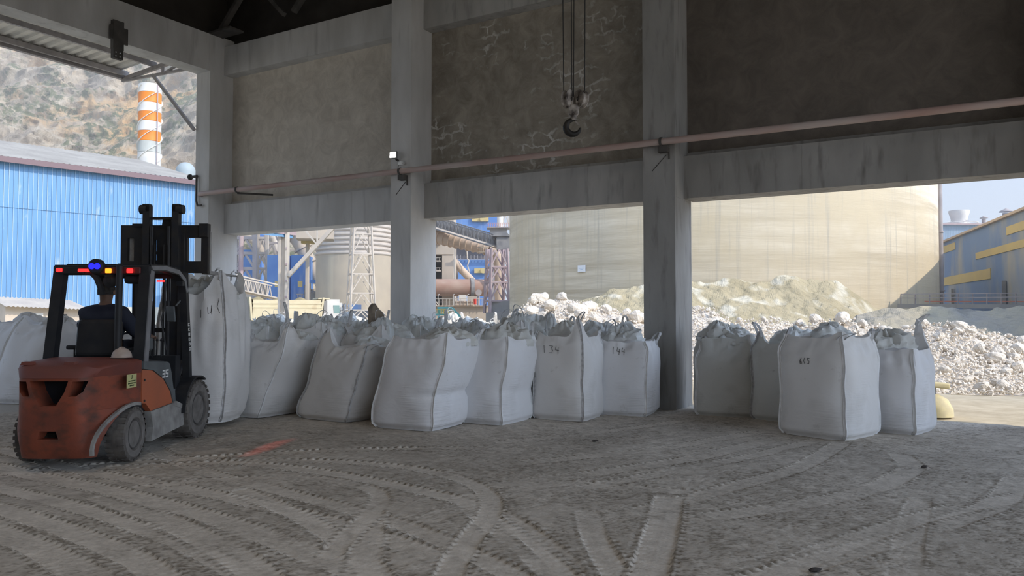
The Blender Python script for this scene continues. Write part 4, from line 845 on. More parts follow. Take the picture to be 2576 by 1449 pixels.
b = MB(); b.ribbon([(0.542, 1.478, 1.47), (0.542, 1.50, 1.32), (0.542, 1.515, 1.16)], 0.006, (1, 0, 0), 0.002); 
lt = MB()
for k, ch in enumerate('DOOSAN'): seg7(lt, ch, (0.5485, 1.475 + (1.12 + k * 0.062 - 1.5) * -0.14 - 0.018, 1.12 + k * 0.062), 0.030, 0.036, Vector((0, 0, 1)), Vector((0, -1, 0)), 0.009, X_)
lt.build('post_lettering', wm, og)
redm = Mt('tail_lamp_red', (0.5, 0.01, 0.01), emit=((1, 0.02, 0.02), 1.6)); ambm = Mt('lamp_amber', (0.8, 0.3, 0.02), emit=((1, 0.32, 0.02), 1.1)); blum = Mt('beacon_blue', (0.0, 0.0, 0.6), emit=((0.01, 0.01, 1.0), 2.2)); lensd = Mt('lens_dull_red', (0.12, 0.03, 0.03), rough=0.4)
def rl_(px, D=8.68): return (px - 1290) * D / 1940 + 4.65
hs = MB().rbox((rl_(300), 0.375, 2.07), (0.46, 0.03, 0.075), 0.012).build('lamp_housing', lensd, og); MB().rbox((rl_(175), 0.375, 2.07), (0.30, 0.03, 0.075), 0.012).build('lamp_housing', blk, og)
MB().rbox((rl_(148), 0.355, 2.075), (0.072, 0.02, 0.042), 0.01).build('tail_lamp', redm, og)
MB().rbox((rl_(211), 0.352, 2.07), (0.135, 0.022, 0.036), 0.011).build('tail_lamp', redm, og)
MB().rbox((rl_(273), 0.345, 2.065), (0.068, 0.02, 0.052), 0.008).build('indicator_lamp', ambm, og)
MB().rbox((rl_(327), 0.345, 2.065), (0.072, 0.02, 0.050), 0.01).build('tail_lamp', redm, og)
bc = MB().lathe([(0.085, -0.03), (0.085, 0.03), (0.07, 0.045)], (rl_(242), 0.36, 2.115), (0, -1, 0), 24).build('beacon', blk, og)
for dx in (-0.031, 0.031): MB().cyl((rl_(242) + dx, 0.318, 2.115), (rl_(242) + dx, 0.306, 2.115), 0.033, n=16).build('blue_lens', blum, bc)
MB().lathe([(0.02, 0), (0.075, 0.01), (0.08, 0.05), (0.03, 0.08)], (rl_(270), 0.46, 1.955), (0, -1, 0.1), 20).cyl((rl_(268), 0.46, 1.95), (rl_(268), 0.46, 2.05), 0.07).build('cab_fan', blk, og)
MB().rbox((rl_(322), 0.5, 1.975), (0.19, 0.12, 0.10), 0.03).build('cab_box', blk, og)
MB().tube([(rl_(228), 0.42, 2.04), (rl_(236), 0.42, 1.98), (rl_(244), 0.43, 1.88), (rl_(247), 0.45, 1.80)], 0.034, 8).build('grab_bar', blk, og)
MB().box((0.30, 1.20, 1.985), (0.09, 0.02, 0.022)).build('warning_lamp', redm, og)
MB().cyl((0.235, 0.31, 1.09), (0.235, 0.33, 2.12), 0.038, n=14).cyl((0.235, 0.33, 2.12), (0.235, 0.33, 2.145), 0.04, 0.02, n=14).cyl((0.235, 0.31, 1.09), (0.235, 0.31, 1.12), 0.06, n=14).build('air_intake_stack', blk, FK)
# mirror, controls, seat
b = MB(); b.rbox((0.36, 1.36, 1.58), (0.13, 0.03, 0.20), 0.014, rot=(R(8), 0, R(-20))); b.cyl((0.42, 1.36, 1.68), (0.49, 1.4, 1.78), 0.01); b.build('side_mirror', greyp, FK)
MB().rbox((-0.05, 0.46, 1.30), (0.50, 0.12, 0.44), 0.055, rot=(R(-8), 0, 0)).build('seat_back', blk, FK)
MB().rbox((-0.05, 0.72, 1.12), (0.52, 0.52, 0.12), 0.05).build('seat_cushion', blk, FK)
MB().rbox((-0.37, 0.50, 1.20), (0.12, 0.10, 0.05), 0.02).bb((-0.34, 0.46, 1.09), (-0.30, 0.52, 1.2)).build('seat_adjuster', blk, FK)
MB().rbox((0.27, 0.85, 1.22), (0.10, 0.30, 0.16), 0.03).build('control_console', greyp, FK)
for k in range(3): MB().cyl((0.25 + k * 0.05, 1.12, 1.05), (0.27 + k * 0.05, 1.08, 1.25), 0.008, n=6).lathe([(0.001, -0.02), (0.02, 0), (0.001, 0.03)], (0.27 + k * 0.05, 1.08, 1.26), n=8).build('lever', blk, FK)
a_ = [(-0.08 + 0.17 * math.cos(t), 1.14 + 0.13 * math.sin(t), 1.25 + 0.10 * math.sin(t)) for t in [2 * math.pi * k / 24 for k in range(24)]]
MB().tube(a_, 0.013, 8, closed=True).cyl((-0.08, 1.14, 1.25), (-0.08, 1.28, 0.9), 0.03).bar((-0.24, 1.14, 1.25), (0.08, 1.14, 1.25), 0.02).build('steering_wheel', blk, FK)
MB().bb((-0.46, 1.28, 0.55), (0.46, 1.42, 1.06)).build('dashboard', blk, FK)
MB().bb((-0.48, 0.95, 0.50), (0.48, 1.30, 0.54)).build('floor_plate', blk, FK)
# mast
ms = bpy.data.objects.new('mast', None); COL.objects.link(ms); ms.parent = FK; ms.location = (-0.07, 0, 0)
for s_ in (1, -1):
    b = MB(); b.bb((s_ * 0.26, 1.93, 0.12), (s_ * 0.34, 1.96, 2.14)).bb((s_ * 0.31, 1.93, 0.12), (s_ * 0.34, 2.07, 2.14)).bb((s_ * 0.26, 2.05, 0.12), (s_ * 0.34, 2.08, 2.14)); b.build('outer_rail', blk2, ms)
    b = MB(); b.bb((s_ * 0.15, 1.97, 0.75), (s_ * 0.24, 2.07, 3.03)); b.build('inner_rail', blk2, ms)
    MB().cyl((s_ * 0.20, 2.02, 2.98), (s_ * 0.29, 2.02, 2.98), 0.062, n=18).box((s_ * 0.2, 2.02, 3.0), (0.09, 0.1, 0.10)).build('top_roller', blk2, ms)
    MB().cyl((s_ * 0.115, 1.98, 0.3), (s_ * 0.115, 1.98, 1.75), 0.035, n=12).cyl((s_ * 0.115, 1.98, 1.75), (s_ * 0.115, 1.98, 2.75), 0.022, n=10).build('lift_cylinder', blk2, ms)
    MB().bar((s_ * 0.06, 1.96, 0.85), (s_ * 0.06, 1.96, 2.5), 0.03, 0.015).build('lift_chain', blk2, ms)
    MB().cyl((s_ * 0.36, 1.55, 0.55), (s_ * 0.34, 1.93, 0.95), 0.035, n=10).build('tilt_cylinder', blk2, ms)
for z, nm in ((2.86, 0.035), (1.36, 0.06), (0.55, 0.12)): MB().bar((-0.2, 2.03, z), (0.2, 2.03, z), nm, nm).build('cross_tie', blk2, ms)
for z in (2.10, 0.3): MB().bb((-0.34, 1.9, z - 0.05), (0.34, 1.95, z + 0.04)).build('cross_tie', blk2, ms)
MB().tube([(0.08, 1.95, 2.05), (0.10, 1.93, 1.7), (0.05, 1.93, 1.5), (0.12, 1.93, 1.1)], 0.012, 6).tube([(0.09, 2.0, 2.4), (0.14, 2.0, 2.5), (0.10, 2.0, 2.62)], 0.01, 6).build('hydraulic_hose', blk2, ms)
# carriage with side-shift frame and forks
cg = bpy.data.objects.new('fork_carriage', None); COL.objects.link(cg); cg.parent = FK; cg.location = (-0.07, 0, 0)
cf = MB().bb((-0.60, 2.12, 2.61), (0.58, 2.18, 2.78)).bb((-0.60, 2.12, 2.13), (0.58, 2.18, 2.29)).bb((-0.60, 2.12, 2.29), (-0.51, 2.18, 2.61)).bb((0.49, 2.12, 2.29), (0.58, 2.18, 2.61)).bb((-0.42, 2.12, 2.29), (-0.19, 2.18, 2.61)).bb((0.06, 2.12, 2.29), (0.30, 2.18, 2.61)).bb((-0.10, 2.12, 2.29), (0.02, 2.18, 2.61)).build('carriage_frame', blk2, cg)
MB().bb((-0.44, 2.10, 2.76), (-0.26, 2.19, 2.80)).build('frame_stop', blk2, cg); MB().bb((0.47, 2.09, 2.62), (0.585, 2.2, 2.80)).build('frame_stop', blk2, cg)
MB().box((0.02, 2.15, 2.815), (0.14, 0.06, 0.10), top=(0.8, 0.9)).build('centre_latch', blk2, cg)
MB().bb((-0.30, 2.06, 2.14), (0.28, 2.12, 2.72)).build('side_shifter', blk2, cg)
cut([o for o in cg.children if o.name.startswith('side_shifter')][0], MB().bb((-0.115, 1.9, 2.42), (-0.085, 2.3, 2.58)).bb((0.055, 1.9, 2.44), (0.085, 2.3, 2.58)).bb((-0.115, 1.9, 2.30), (-0.085, 2.3, 2.38)))
for x in (-0.46, 0.535):
    b = MB(); b.bb((x - 0.055, 2.185, 2.12), (x + 0.055, 2.225, 2.70)); b.add([(x - 0.055, 2.185, 2.115), (x + 0.055, 2.185, 2.115), (x + 0.055, 2.185, 2.165), (x - 0.055, 2.185, 2.165), (x - 0.04, 3.42, 2.135), (x + 0.04, 3.42, 2.135), (x + 0.04, 3.42, 2.15), (x - 0.04, 3.42, 2.15)], [(0, 3, 2, 1), (4, 5, 6, 7), (0, 1, 5, 4), (1, 2, 6, 5), (2, 3, 7, 6), (3, 0, 4, 7)])
    b.build('fork', Mt('fork_steel', (0.42, 0.41, 0.39), (0.30, 0.29, 0.28), scale=10, rough=0.6), cg)
# hard hat on the rear hood
hp = FH * (8.3 + 0.12) + FRV * (-4.65 + 0.38)
t = thing('hard_hat', 'dirty white hard hat lying on the rear hood of the forklift', 'hard hat', (hp.x, hp.y, 1.105), FA); t.scale = (0.76, 0.76, 0.8)
hat = Mt('hat_shell', (0.52, 0.42, 0.36), (0.40, 0.33, 0.28), scale=8, rough=0.4)
MB().lathe([(0.135 * math.cos(a), 0.012 + 0.125 * math.sin(a)) for a in [R(k * 10) for k in range(9)]] + [(0.001, 0.137)], n=28).build('shell', hat, t)
MB().lathe([(0.13, 0.0), (0.15, 0.004), (0.15, 0.010), (0.13, 0.016)], n=28).build('brim', hat, t)
MB().ribbon([(0, 0.13 * math.cos(R(a)), 0.012 + 0.132 * math.sin(R(a))) for a in range(20, 161, 10)], 0.03, (1, 0, 0), 0.008).build('crest_ridge', hat, t)
# small red safety spot low on the forklift
ld = bpy.data.lights.new('red_safety_spot', 'SPOT'); ld.energy = 26; ld.color = (1, 0.06, 0.03); ld.spot_size = R(38); ld.spot_blend = 0.9; ld.shadow_soft_size = 0.02
lo_ = bpy.data.objects.new('red_safety_spot', ld); COL.objects.link(lo_); lo_.parent = FK; lo_.location = (0.62, 1.1, 1.9); lo_.scale = (0.16, 1, 1)
tgt = Vector((1.75, 0.9, 0)); lo_.rotation_euler = (Vector((0.62, 1.1, 1.9)) - tgt).to_track_quat('Z', 'X').to_euler()
MB().box((0.585, 1.1, 1.95), (0.08, 0.06, 0.06)).build('side_safety_lamp', blk, og)

# ---------------------------------------------------------------- driver
dr = thing('person', 'driver in a dark jacket seated in the forklift, seen from behind', 'person', tuple(FO + FH * 0.7 + FRV * (-0.12) + Vector((0, 0, 1.175))), FA)
def skin_fig(name, joints, edges, m, parent, sub=2, root=0):
    me = bpy.data.meshes.new(name); me.from_pydata([j[0] for j in joints], edges, []); o = bpy.data.objects.new(name, me); COL.objects.link(o); 
    md = o.modifiers.new('s', 'SKIN'); md.use_smooth_shade = True; sv_ = me.skin_vertices[0].data if me.skin_vertices else None
    if sv_ is None:
        import bmesh
        bm = bmesh.new(); bm.from_mesh(me); bm.verts.layers.skin.verify(); bm.to_mesh(me); bm.free(); sv_ = me.skin_vertices[0].data
    for i, j in enumerate(joints): r = j[1]; sv_[i].radius = r if isinstance(r, tuple) else (r, r); sv_[i].use_root = (i == root)
    s = o.modifiers.new('d', 'SUBSURF'); s.levels = sub; s.render_levels = sub
    bpy.context.view_layer.update(); dg = bpy.context.evaluated_depsgraph_get(); nm = bpy.data.meshes.new_from_object(o.evaluated_get(dg)); o.modifiers.clear(); o.data = nm; nm.materials.clear(); nm.materials.append(m)
    nm.polygons.foreach_set('use_smooth', [True] * len(nm.polygons)); o.parent = parent; return o
jk = Mt('dark_jacket', (0.022, 0.027, 0.045), (0.035, 0.04, 0.06), scale=6, rough=0.8, bump=0.3, bscale=8); skinm = Mt('skin', (0.20, 0.12, 0.085), (0.16, 0.10, 0.07), scale=10, rough=0.6); hairm = Mt('dark_hair', (0.03, 0.028, 0.026), (0.06, 0.055, 0.05), scale=40, rough=0.8)
J = [((0, 0, 0.0), (0.17, 0.13)), ((0, 0.0, 0.18), (0.175, 0.13)), ((0, -0.01, 0.34), (0.20, 0.13)), ((0, 0.0, 0.45), (0.10, 0.07)), ((0, 0.02, 0.52), 0.06), ((0, 0.03, 0.60), 0.075), ((0, 0.035, 0.68), (0.085, 0.095)), ((0, 0.03, 0.75), (0.06, 0.07)),
     ((0.20, 0.0, 0.40), 0.078), ((0.30, 0.14, 0.20), 0.062), ((0.34, 0.36, 0.12), 0.045), ((0.345, 0.42, 0.12), (0.028, 0.04)),
     ((-0.20, 0.0, 0.40), 0.078), ((-0.27, 0.16, 0.16), 0.062), ((-0.14, 0.37, 0.14), 0.045), ((-0.11, 0.43, 0.15), (0.028, 0.04)),
     ((0.10, 0.10, -0.01), 0.10), ((0.15, 0.42, 0.03), 0.075), ((0.15, 0.50, -0.40), 0.052), ((0.15, 0.60, -0.53), 0.045),
     ((-0.10, 0.10, -0.01), 0.10), ((-0.15, 0.42, 0.03), 0.075), ((-0.15, 0.50, -0.40), 0.052), ((-0.15, 0.60, -0.53), 0.045)]
E_ = [(0, 1), (1, 2), (2, 3), (3, 4), (4, 5), (5, 6), (6, 7), (3, 8), (8, 9), (9, 10), (10, 11), (3, 12), (12, 13), (13, 14), (14, 15), (0, 16), (16, 17), (17, 18), (18, 19), (0, 20), (20, 21), (21, 22), (22, 23)]
for base, sg in ((11, 1), (15, -1)):
    c = Vector(J[base][0])
    for k in range(5):
        if k < 4: a = c + Vector((sg * (0.03 - 0.019 * k), 0.035, 0.01)); bb_ = a + Vector((0, 0.032, -0.01)); d = bb_ + Vector((0, 0.012, -0.03))
        else: a = c + Vector((-sg * 0.035, 0.0, 0.0)); bb_ = a + Vector((-sg * 0.015, 0.03, -0.005)); d = bb_ + Vector((sg * 0.005, 0.025, -0.01))
        i0 = len(J); J += [(tuple(a), 0.010), (tuple(bb_), 0.0095), (tuple(d), 0.008)]; E_ += [(base, i0), (i0, i0 + 1), (i0 + 1, i0 + 2)]
skin_fig('body', J, E_, skinm, dr)
# jacket and trousers worn over it
skin_fig('jacket', [(p, (r[0] + 0.040, r[1] + 0.045) if isinstance(r, tuple) else r + 0.03) for p, r in [J[i] for i in (0, 1, 2)] + [((0, 0.0, 0.44), (0.13, 0.10))]] + [((0, 0.01, 0.535), 0.085)] + [(J[i][0], J[i][1] + 0.03) for i in (8, 9, 10, 12, 13, 14)], [(0, 1), (1, 2), (2, 3), (3, 4), (3, 5), (5, 6), (6, 7), (3, 8), (8, 9), (9, 10)], jk, dr)
skin_fig('trousers', [(J[0][0], (0.19, 0.15))] + [(J[i][0], J[i][1] + 0.014) for i in (16, 17, 18, 20, 21, 22)], [(0, 1), (1, 2), (2, 3), (0, 4), (4, 5), (5, 6)], jk, dr)
P = []
for i in range(11):
    a = math.pi * 0.5 - (i / 10) * math.pi * 0.62
    for j in range(24):
        th = 2 * math.pi * j / 24; fr = 0.35 if math.sin(th) > 0.4 else 1.0; aa = math.pi * 0.5 - (i / 10) * math.pi * 0.62 * fr
        P.append((0.098 * math.cos(aa) * math.cos(th), 0.035 + 0.108 * math.cos(aa) * math.sin(th), 0.675 + 0.118 * math.sin(aa)))
MB().grid(P, 11, 24, closed=True).build('hair', hairm, dr)
for s_ in (1, -1): MB().lathe([(0.001, -0.008), (0.026, -0.004), (0.03, 0.006), (0.001, 0.01)], (s_ * 0.096, 0.03, 0.655), (s_, -0.3, 0), 12).build('ear', skinm, dr)
for s_ in (1, -1): MB().lathe([(0.001, -0.012), (0.012, 0), (0.001, 0.012)], (s_ * 0.032, 0.122, 0.665), (0, 1, 0), 10).build('eye', Mt('eye_dark', (0.05, 0.04, 0.03), rough=0.3), dr)
MB().add([(-0.016, 0.12, 0.63), (0.016, 0.12, 0.63), (0, 0.12, 0.68), (0, 0.152, 0.635)], [(0, 1, 2), (0, 3, 1), (1, 3, 2), (2, 3, 0)]).build('nose', skinm, dr)
MB().box((0, 0.118, 0.605), (0.045, 0.012, 0.008)).build('mouth', Mt('lips', (0.3, 0.12, 0.1), rough=0.5), dr)
for s_ in (1, -1): MB().rbox((s_ * 0.15, 0.60, -0.575), (0.10, 0.27, 0.09), 0.035).build('boot', blk, dr)
# ================================================================ the yard and the plant outside
def blk_at(x0, x1, y0, y1, D, depth, turn=0.0):
    """box whose near face fills columns x0..x1 and rows y0 (top)..y1 at depth D; returns centre, size, turn"""
    a = at(x0, y1, D); b = at(x1, y0, D); w = (x1 - x0) / F_PX * D; h = b.z - a.z
    c = (a + b) / 2 + _f0 * depth / 2; return c, (w, depth, h)
def vbox(mb, x0, x1, y0, y1, D, depth=1.0, turn=0.0):
    c, s = blk_at(x0, x1, y0, y1, D, depth); return mb.box(c, s, rot=(0, 0, PSI + turn))
def base_of(o):
    vs_ = [v.co for v in o.data.vertices]; return (sum(v.x for v in vs_) / len(vs_), sum(v.y for v in vs_) / len(vs_), min(v.z for v in vs_))
def one(mb, name, m, label, cat, group=None):
    o = mb.build(name, m); origin_to(o, base_of(o)); return tag(o, label, cat, group)
def grp(name, label, cat, loc, group=None): return thing(name, label, cat, tuple(loc), 0, group)
def part(mb, name, m, t):
    mb.xf(Matrix.Translation(-Vector(t.location))); return mb.build(name, m, t)
clad = Mt('blue_cladding', (0.14, 0.30, 0.52), (0.17, 0.34, 0.56), scale=0.35, rough=0.5, c3=(0.58, 0.62, 0.62), s3=1.6, lo3=0.64, hi3=0.8, st3=(1, 1, 0.35))
clad_dust = Mt('dusty_cladding', (0.56, 0.52, 0.42), (0.44, 0.50, 0.52), scale=0.5, rough=0.7)
roofc = Mt('dusty_roof', (0.42, 0.40, 0.36), (0.33, 0.31, 0.28), scale=0.5, rough=0.8)
trimc = Mt('purple_flashing', (0.20, 0.14, 0.15), rough=0.6)
blue = Mt('plant_blue', (0.10, 0.22, 0.52), (0.14, 0.28, 0.58), scale=0.4, rough=0.6, c3=(0.40, 0.45, 0.55), s3=0.8, lo3=0.6, hi3=0.78, st3=(1, 1, 0.2))
blue2 = Mt('plant_blue_dusty', (0.20, 0.29, 0.46), (0.16, 0.25, 0.43), scale=0.25, rough=0.7, c3=(0.42, 0.40, 0.34), s3=0.35, lo3=0.5, hi3=0.75, st3=(1, 1, 0.5))
yel = Mt('yellow_sheet', (0.62, 0.48, 0.20), (0.55, 0.44, 0.22), scale=0.7, rough=0.7)
steelb = Mt('pale_steel', (0.42, 0.38, 0.37), (0.33, 0.30, 0.30), scale=1, rough=0.7)
steelw = Mt('sunlit_steel', (0.60, 0.54, 0.46), (0.50, 0.45, 0.40), scale=1, rough=0.7)
steelp = Mt('purple_steel', (0.38, 0.28, 0.30), (0.46, 0.38, 0.38), scale=1.5, rough=0.6)
gsteel = Mt('grey_gallery_steel', (0.20, 0.20, 0.205), (0.30, 0.29, 0.28), scale=1.5, rough=0.7)
conc2 = Mt('sunlit_concrete', (0.55, 0.47, 0.38), (0.47, 0.41, 0.34), scale=0.6, rough=0.9, st3=(1, 1, 0.1), c3=(0.38, 0.34, 0.29), s3=1.5)
conc3 = Mt('grey_concrete', (0.34, 0.33, 0.31), (0.28, 0.27, 0.26), scale=0.6, rough=0.9, st3=(1, 1, 0.1), c3=(0.24, 0.23, 0.22), s3=1.5)
beige = Mt('beige_duct', (0.58, 0.45, 0.34), (0.50, 0.39, 0.30), scale=0.6, rough=0.7)
rust = Mt('rusty_kiln', (0.34, 0.20, 0.15), (0.42, 0.30, 0.24), scale=0.5, rough=0.7, stretch=(1, 1, 2))
whitec = Mt('white_paint', (0.78, 0.76, 0.70), (0.66, 0.65, 0.62), scale=1, rough=0.5)
oran = Mt('chimney_orange', (0.80, 0.24, 0.02), (0.74, 0.22, 0.03), scale=1, rough=0.5)
darkm = Mt('dark_opening', (0.05, 0.05, 0.06), rough=0.8)

# ---- blue shed seen through the left opening
ze = 10.0; A0 = onV(0, 42.0); A1 = onV(488, 49.7); dd = (A1 - A0).normalized(); nn = Vector((dd.y, -dd.x, 0))   # nn points to the hall
sh = grp('industrial_shed', 'long light blue corrugated shed with a dusty grey roof, outside the left opening', 'shed', A0)
LA, LB = -30.0, 11.6
ribm = Mt('sunlit_rib_crowns', (0.50, 0.60, 0.72), (0.36, 0.52, 0.72), scale=0.8, rough=0.5)  # sunlit rib sides put in as a paler crown colour
def wall_ribs(z0, z1, off, pitch=0.235):
    P = []; us = []
    u = LA
    while u < LB: us += [(u, 0), (u + pitch * 0.80, 0), (u + pitch * 0.86, 0.045), (u + pitch * 0.95, 0.045)]; u += pitch
    for z in (z0, z1):
        for u, o_ in us: q = dd * u + nn * (o_ + off); P.append((q.x, q.y, z))
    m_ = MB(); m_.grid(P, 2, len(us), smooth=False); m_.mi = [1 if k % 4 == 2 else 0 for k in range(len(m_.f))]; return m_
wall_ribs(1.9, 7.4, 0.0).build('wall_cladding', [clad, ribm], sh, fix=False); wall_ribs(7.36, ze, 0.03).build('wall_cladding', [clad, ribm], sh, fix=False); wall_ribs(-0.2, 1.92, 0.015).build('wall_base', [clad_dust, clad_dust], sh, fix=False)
P = []; us = np.arange(LA, LB, 0.3)
for (o_, z) in ((0.5, ze + 0.05), (-12.5, ze + 3.35)):
    for i, u in enumerate(np.arange(LA, LB, 0.15)): q = dd * u + nn * o_; P.append((q.x, q.y, z + (0.05 if i % 2 else 0)))
MB().grid(P, 2, len(P) // 2, smooth=False).build('roof', roofc, sh, fix=False)
q0, q1 = dd * LA + nn * 0.45, dd * LB + nn * 0.45
MB().bar((q0.x, q0.y, ze - 0.08), (q1.x, q1.y, ze - 0.08), 0.1, 0.30).build('eaves_flashing', trimc, sh)
b = MB()
for z0, o_ in ((0, -25), ): b.add([dd * LB + nn * 0 + Vector((0, 0, -0.2)), dd * LB - nn * 25 + Vector((0, 0, -0.2)), dd * LB - nn * 25 + Vector((0, 0, ze)), dd * LB - nn * 12.5 + Vector((0, 0, ze + 3.3)), dd * LB + Vector((0, 0, ze))], [(0, 1, 2, 3, 4)])
b.build('gable_wall', clad, sh)
lp_ = at(28, 541, 43.0) - A0; MB().lathe([(0.02, 0), (0.22, 0.05), (0.26, 0.2), (0.02, 0.32)], lp_ + nn * 0.3, (0, 0, 1), 12).bar(lp_ + nn * 0.3 + Vector((0, 0, .2)), lp_ + Vector((0, 0, .3)), 0.06).build('wall_lamp', whitec, sh)
# ---- small hut in front of it
HD = 36.0; h0 = onV(14, HD)
ht = grp('site_hut', 'small beige hut with a ribbed lean-to roof below the blue shed wall', 'hut', h0)
hd = (onV(205, HD + 2.5) - onV(14, HD)).normalized(); hn = Vector((hd.y, -hd.x, 0)); hl = (onV(205, HD + 2.5) - onV(14, HD)).length
def hpt(u, v, z): q = hd * u - hn * v; return Vector((q.x, q.y, z))
beh = Mt('hut_beige', (0.60, 0.52, 0.43), (0.52, 0.45, 0.37), scale=1.0, rough=0.8)
b = MB(); b.add([hpt(0, 0, 0), hpt(hl, 0, 0), hpt(hl, 3, 0), hpt(0, 3, 0), hpt(0, 0, 1.95), hpt(hl, 0, 1.75), hpt(hl, 3, 2.1), hpt(0, 3, 2.3)], [(0, 1, 5, 4), (1, 2, 6, 5), (2, 3, 7, 6), (3, 0, 4, 7), (4, 5, 6, 7)]); b.build('wall', beh, ht)
P = []; nr = 40
for (v, z) in ((-0.5, 1.85), (2.2, 2.35)):
    for i in range(nr + 1):
        u = -0.1 + (hl + 0.4) * i / nr; q = hpt(u, v, z - 0.15 * i / nr + (0.05 if i % 2 else 0)); P.append(q)
MB().grid(P, 2, nr + 1, smooth=False).build('roof', steelw, ht, fix=False)
for u0, u1, z0, z1, m_, nm in ((hl * 0.22, hl * 0.48, 0.1, 1.55, whitec, 'door'), (hl * 0.62, hl * 0.80, 0.1, 1.5, darkm, 'doorway')):
    b = MB(); b.add([hpt(u0, -0.03, z0), hpt(u1, -0.03, z0), hpt(u1, -0.03, z1), hpt(u0, -0.03, z1), hpt(u0, 0.02, z0), hpt(u1, 0.02, z0), hpt(u1, 0.02, z1), hpt(u0, 0.02, z1)], [(0, 1, 2, 3), (4, 7, 6, 5), (0, 4, 5, 1), (1, 5, 6, 2), (2, 6, 7, 3), (3, 7, 4, 0)]); b.build(nm, m_, ht)
# ---- chimney
CD = 80.0; cb = onV(370, CD); ch = grp('chimney', 'tall chimney banded orange and white with spiral fins behind the blue shed', 'chimney', cb)
zz = lambda y, D=CD: HCAM + (785.5 - y) / F_PX * D
rr = 27 / F_PX * CD
ys_ = [(210, 232, whitec), (232, 258, oran), (258, 281, whitec), (281, 305, oran), (305, 330, whitec), (330, 356, oran), (356, 384, Mt('chimney_grey', (0.52, 0.54, 0.50), (0.44, 0.46, 0.43), scale=1)), (384, 620, whitec)]
for y0, y1, m_ in ys_: MB().lathe([(rr * 1.0, zz(y1)), (rr * 1.03, zz(y1) + 0.06), (rr, zz(y1) + 0.14), (rr, zz(y0))], n=28).build('band', m_, ch)
for k in range(3):
    pts = [(rr * 1.05 * math.cos(a), rr * 1.05 * math.sin(a), zz(410) + (zz(215) - zz(410)) * i / 60) for i in range(61) for a in [2 * math.pi * (k / 3 + i / 60 * 1.45)]]
    MB().ribbon(pts, 0.13, [Vector((p[0], p[1], 0)) for p in pts], 0.05).build('spiral_fin', whitec, ch)
MB().cyl((rr * 1.15, 0, 0), (rr * 1.15, 0, zz(210)), 0.05, n=6).build('riser_pipe', steelp, ch)
dm = at(467, 432, 74.0); o = MB().lathe([(0.9 * math.cos(R(a)), 0.9 * math.sin(R(a))) for a in range(0, 90, 10)] + [(0.001, 0.9)], n=24).cyl((0, 0, -15.2), (0, 0, 0), 0.9, n=24).build('tank_dome', Mt('dome_grey', (0.36, 0.42, 0.44), rough=0.5), loc=dm)
tag(o, 'small round grey tank top showing over the shed roof', 'tank')
# ---- mountain
P = []; nu, nv = 300, 190
for j in range(nv):
    s_ = j / (nv - 1)
    for i in range(nu):
        px = -420 + (1250 + 420) * i / (nu - 1); D = 190 + 200 * s_; g = onV(px, D); z = -4 + 150 * s_ ** 1.05
        p = Vector((g.x, g.y, z)); k = 0.02
        n_ = N3(p, 0.012) * 26 + abs(N3(p, 0.03, 3)) * -18 + N3(p, 0.07, 5) * 6 + abs(N3(p, 0.16, 6)) * -4.5 + N3(p, 0.4, 7) * 1.6
        fade = 1.0 if px < 900 else max(0, (1150 - px) / 250)
        g2 = onV(px, D - n_ * 1.1); P.append((g2.x, g2.y, (z + n_ * 0.25) * (fade if px > 900 else 1)))
rock = bpy.data.materials.new('cliff_rock'); rock.use_nodes = True; t = rock.node_tree; N = t.nodes; L = t.links; b_ = N['Principled BSDF']; b_.inputs['Roughness'].default_value = 1; b_.inputs['Specular IOR Level'].default_value = 0.05
tcn = N.new('ShaderNodeTexCoord')
def nzr(scale, detail, lo, hi, st=(1, 1, 1), dist=0.0):
    mp = N.new('ShaderNodeMapping'); mp.inputs['Scale'].default_value = st; L.new(tcn.outputs['Object'], mp.inputs[0]); n_ = N.new('ShaderNodeTexNoise'); n_.inputs['Scale'].default_value = scale; n_.inputs['Detail'].default_value = detail; n_.inputs['Roughness'].default_value = 0.68; n_.inputs['Distortion'].default_value = dist; L.new(mp.outputs[0], n_.inputs['Vector'])
    r_ = N.new('ShaderNodeMapRange'); r_.inputs['From Min'].default_value = lo; r_.inputs['From Max'].default_value = hi; L.new(n_.outputs['Fac'], r_.inputs['Value']); return r_.outputs[0], n_.outputs['Fac']
def mixc(a, b, f):
    m = N.new('ShaderNodeMix'); m.data_type = 'RGBA'
    for s_, v in (('A', a), ('B', b)):
        if isinstance(v, tuple): m.inputs[s_].default_value = v + (1,)
        else: L.new(v, m.inputs[s_])
    L.new(f, m.inputs['Factor']); return m.outputs['Result']
f1, h1 = nzr(0.13, 12, 0.40, 0.60, (1, 0.7, 0.4)); f2, _ = nzr(0.03, 8, 0.50, 0.62); f3, _ = nzr(0.05, 12, 0.48, 0.53); f4, _ = nzr(0.30, 8, 0.44, 0.52)
c = mixc((0.38, 0.31, 0.235), (0.70, 0.59, 0.44), f1); c = mixc(c, (0.76, 0.50, 0.24), f2)
m5 = N.new('ShaderNodeMath'); m5.operation = 'MULTIPLY'; L.new(f3, m5.inputs[0]); L.new(f4, m5.inputs[1]); c = mixc(c, (0.20, 0.21, 0.11), m5.outputs[0])
L.new(c, b_.inputs['Base Color']); bp = N.new('ShaderNodeBump'); bp.inputs['Strength'].default_value = 1.0; bp.inputs['Distance'].default_value = 5.0; L.new(h1, bp.inputs['Height']); L.new(bp.outputs[0], b_.inputs['Normal'])
MB().grid(P, nv, nu, smooth=True).build('mountain', rock, kind='structure', fix=True)

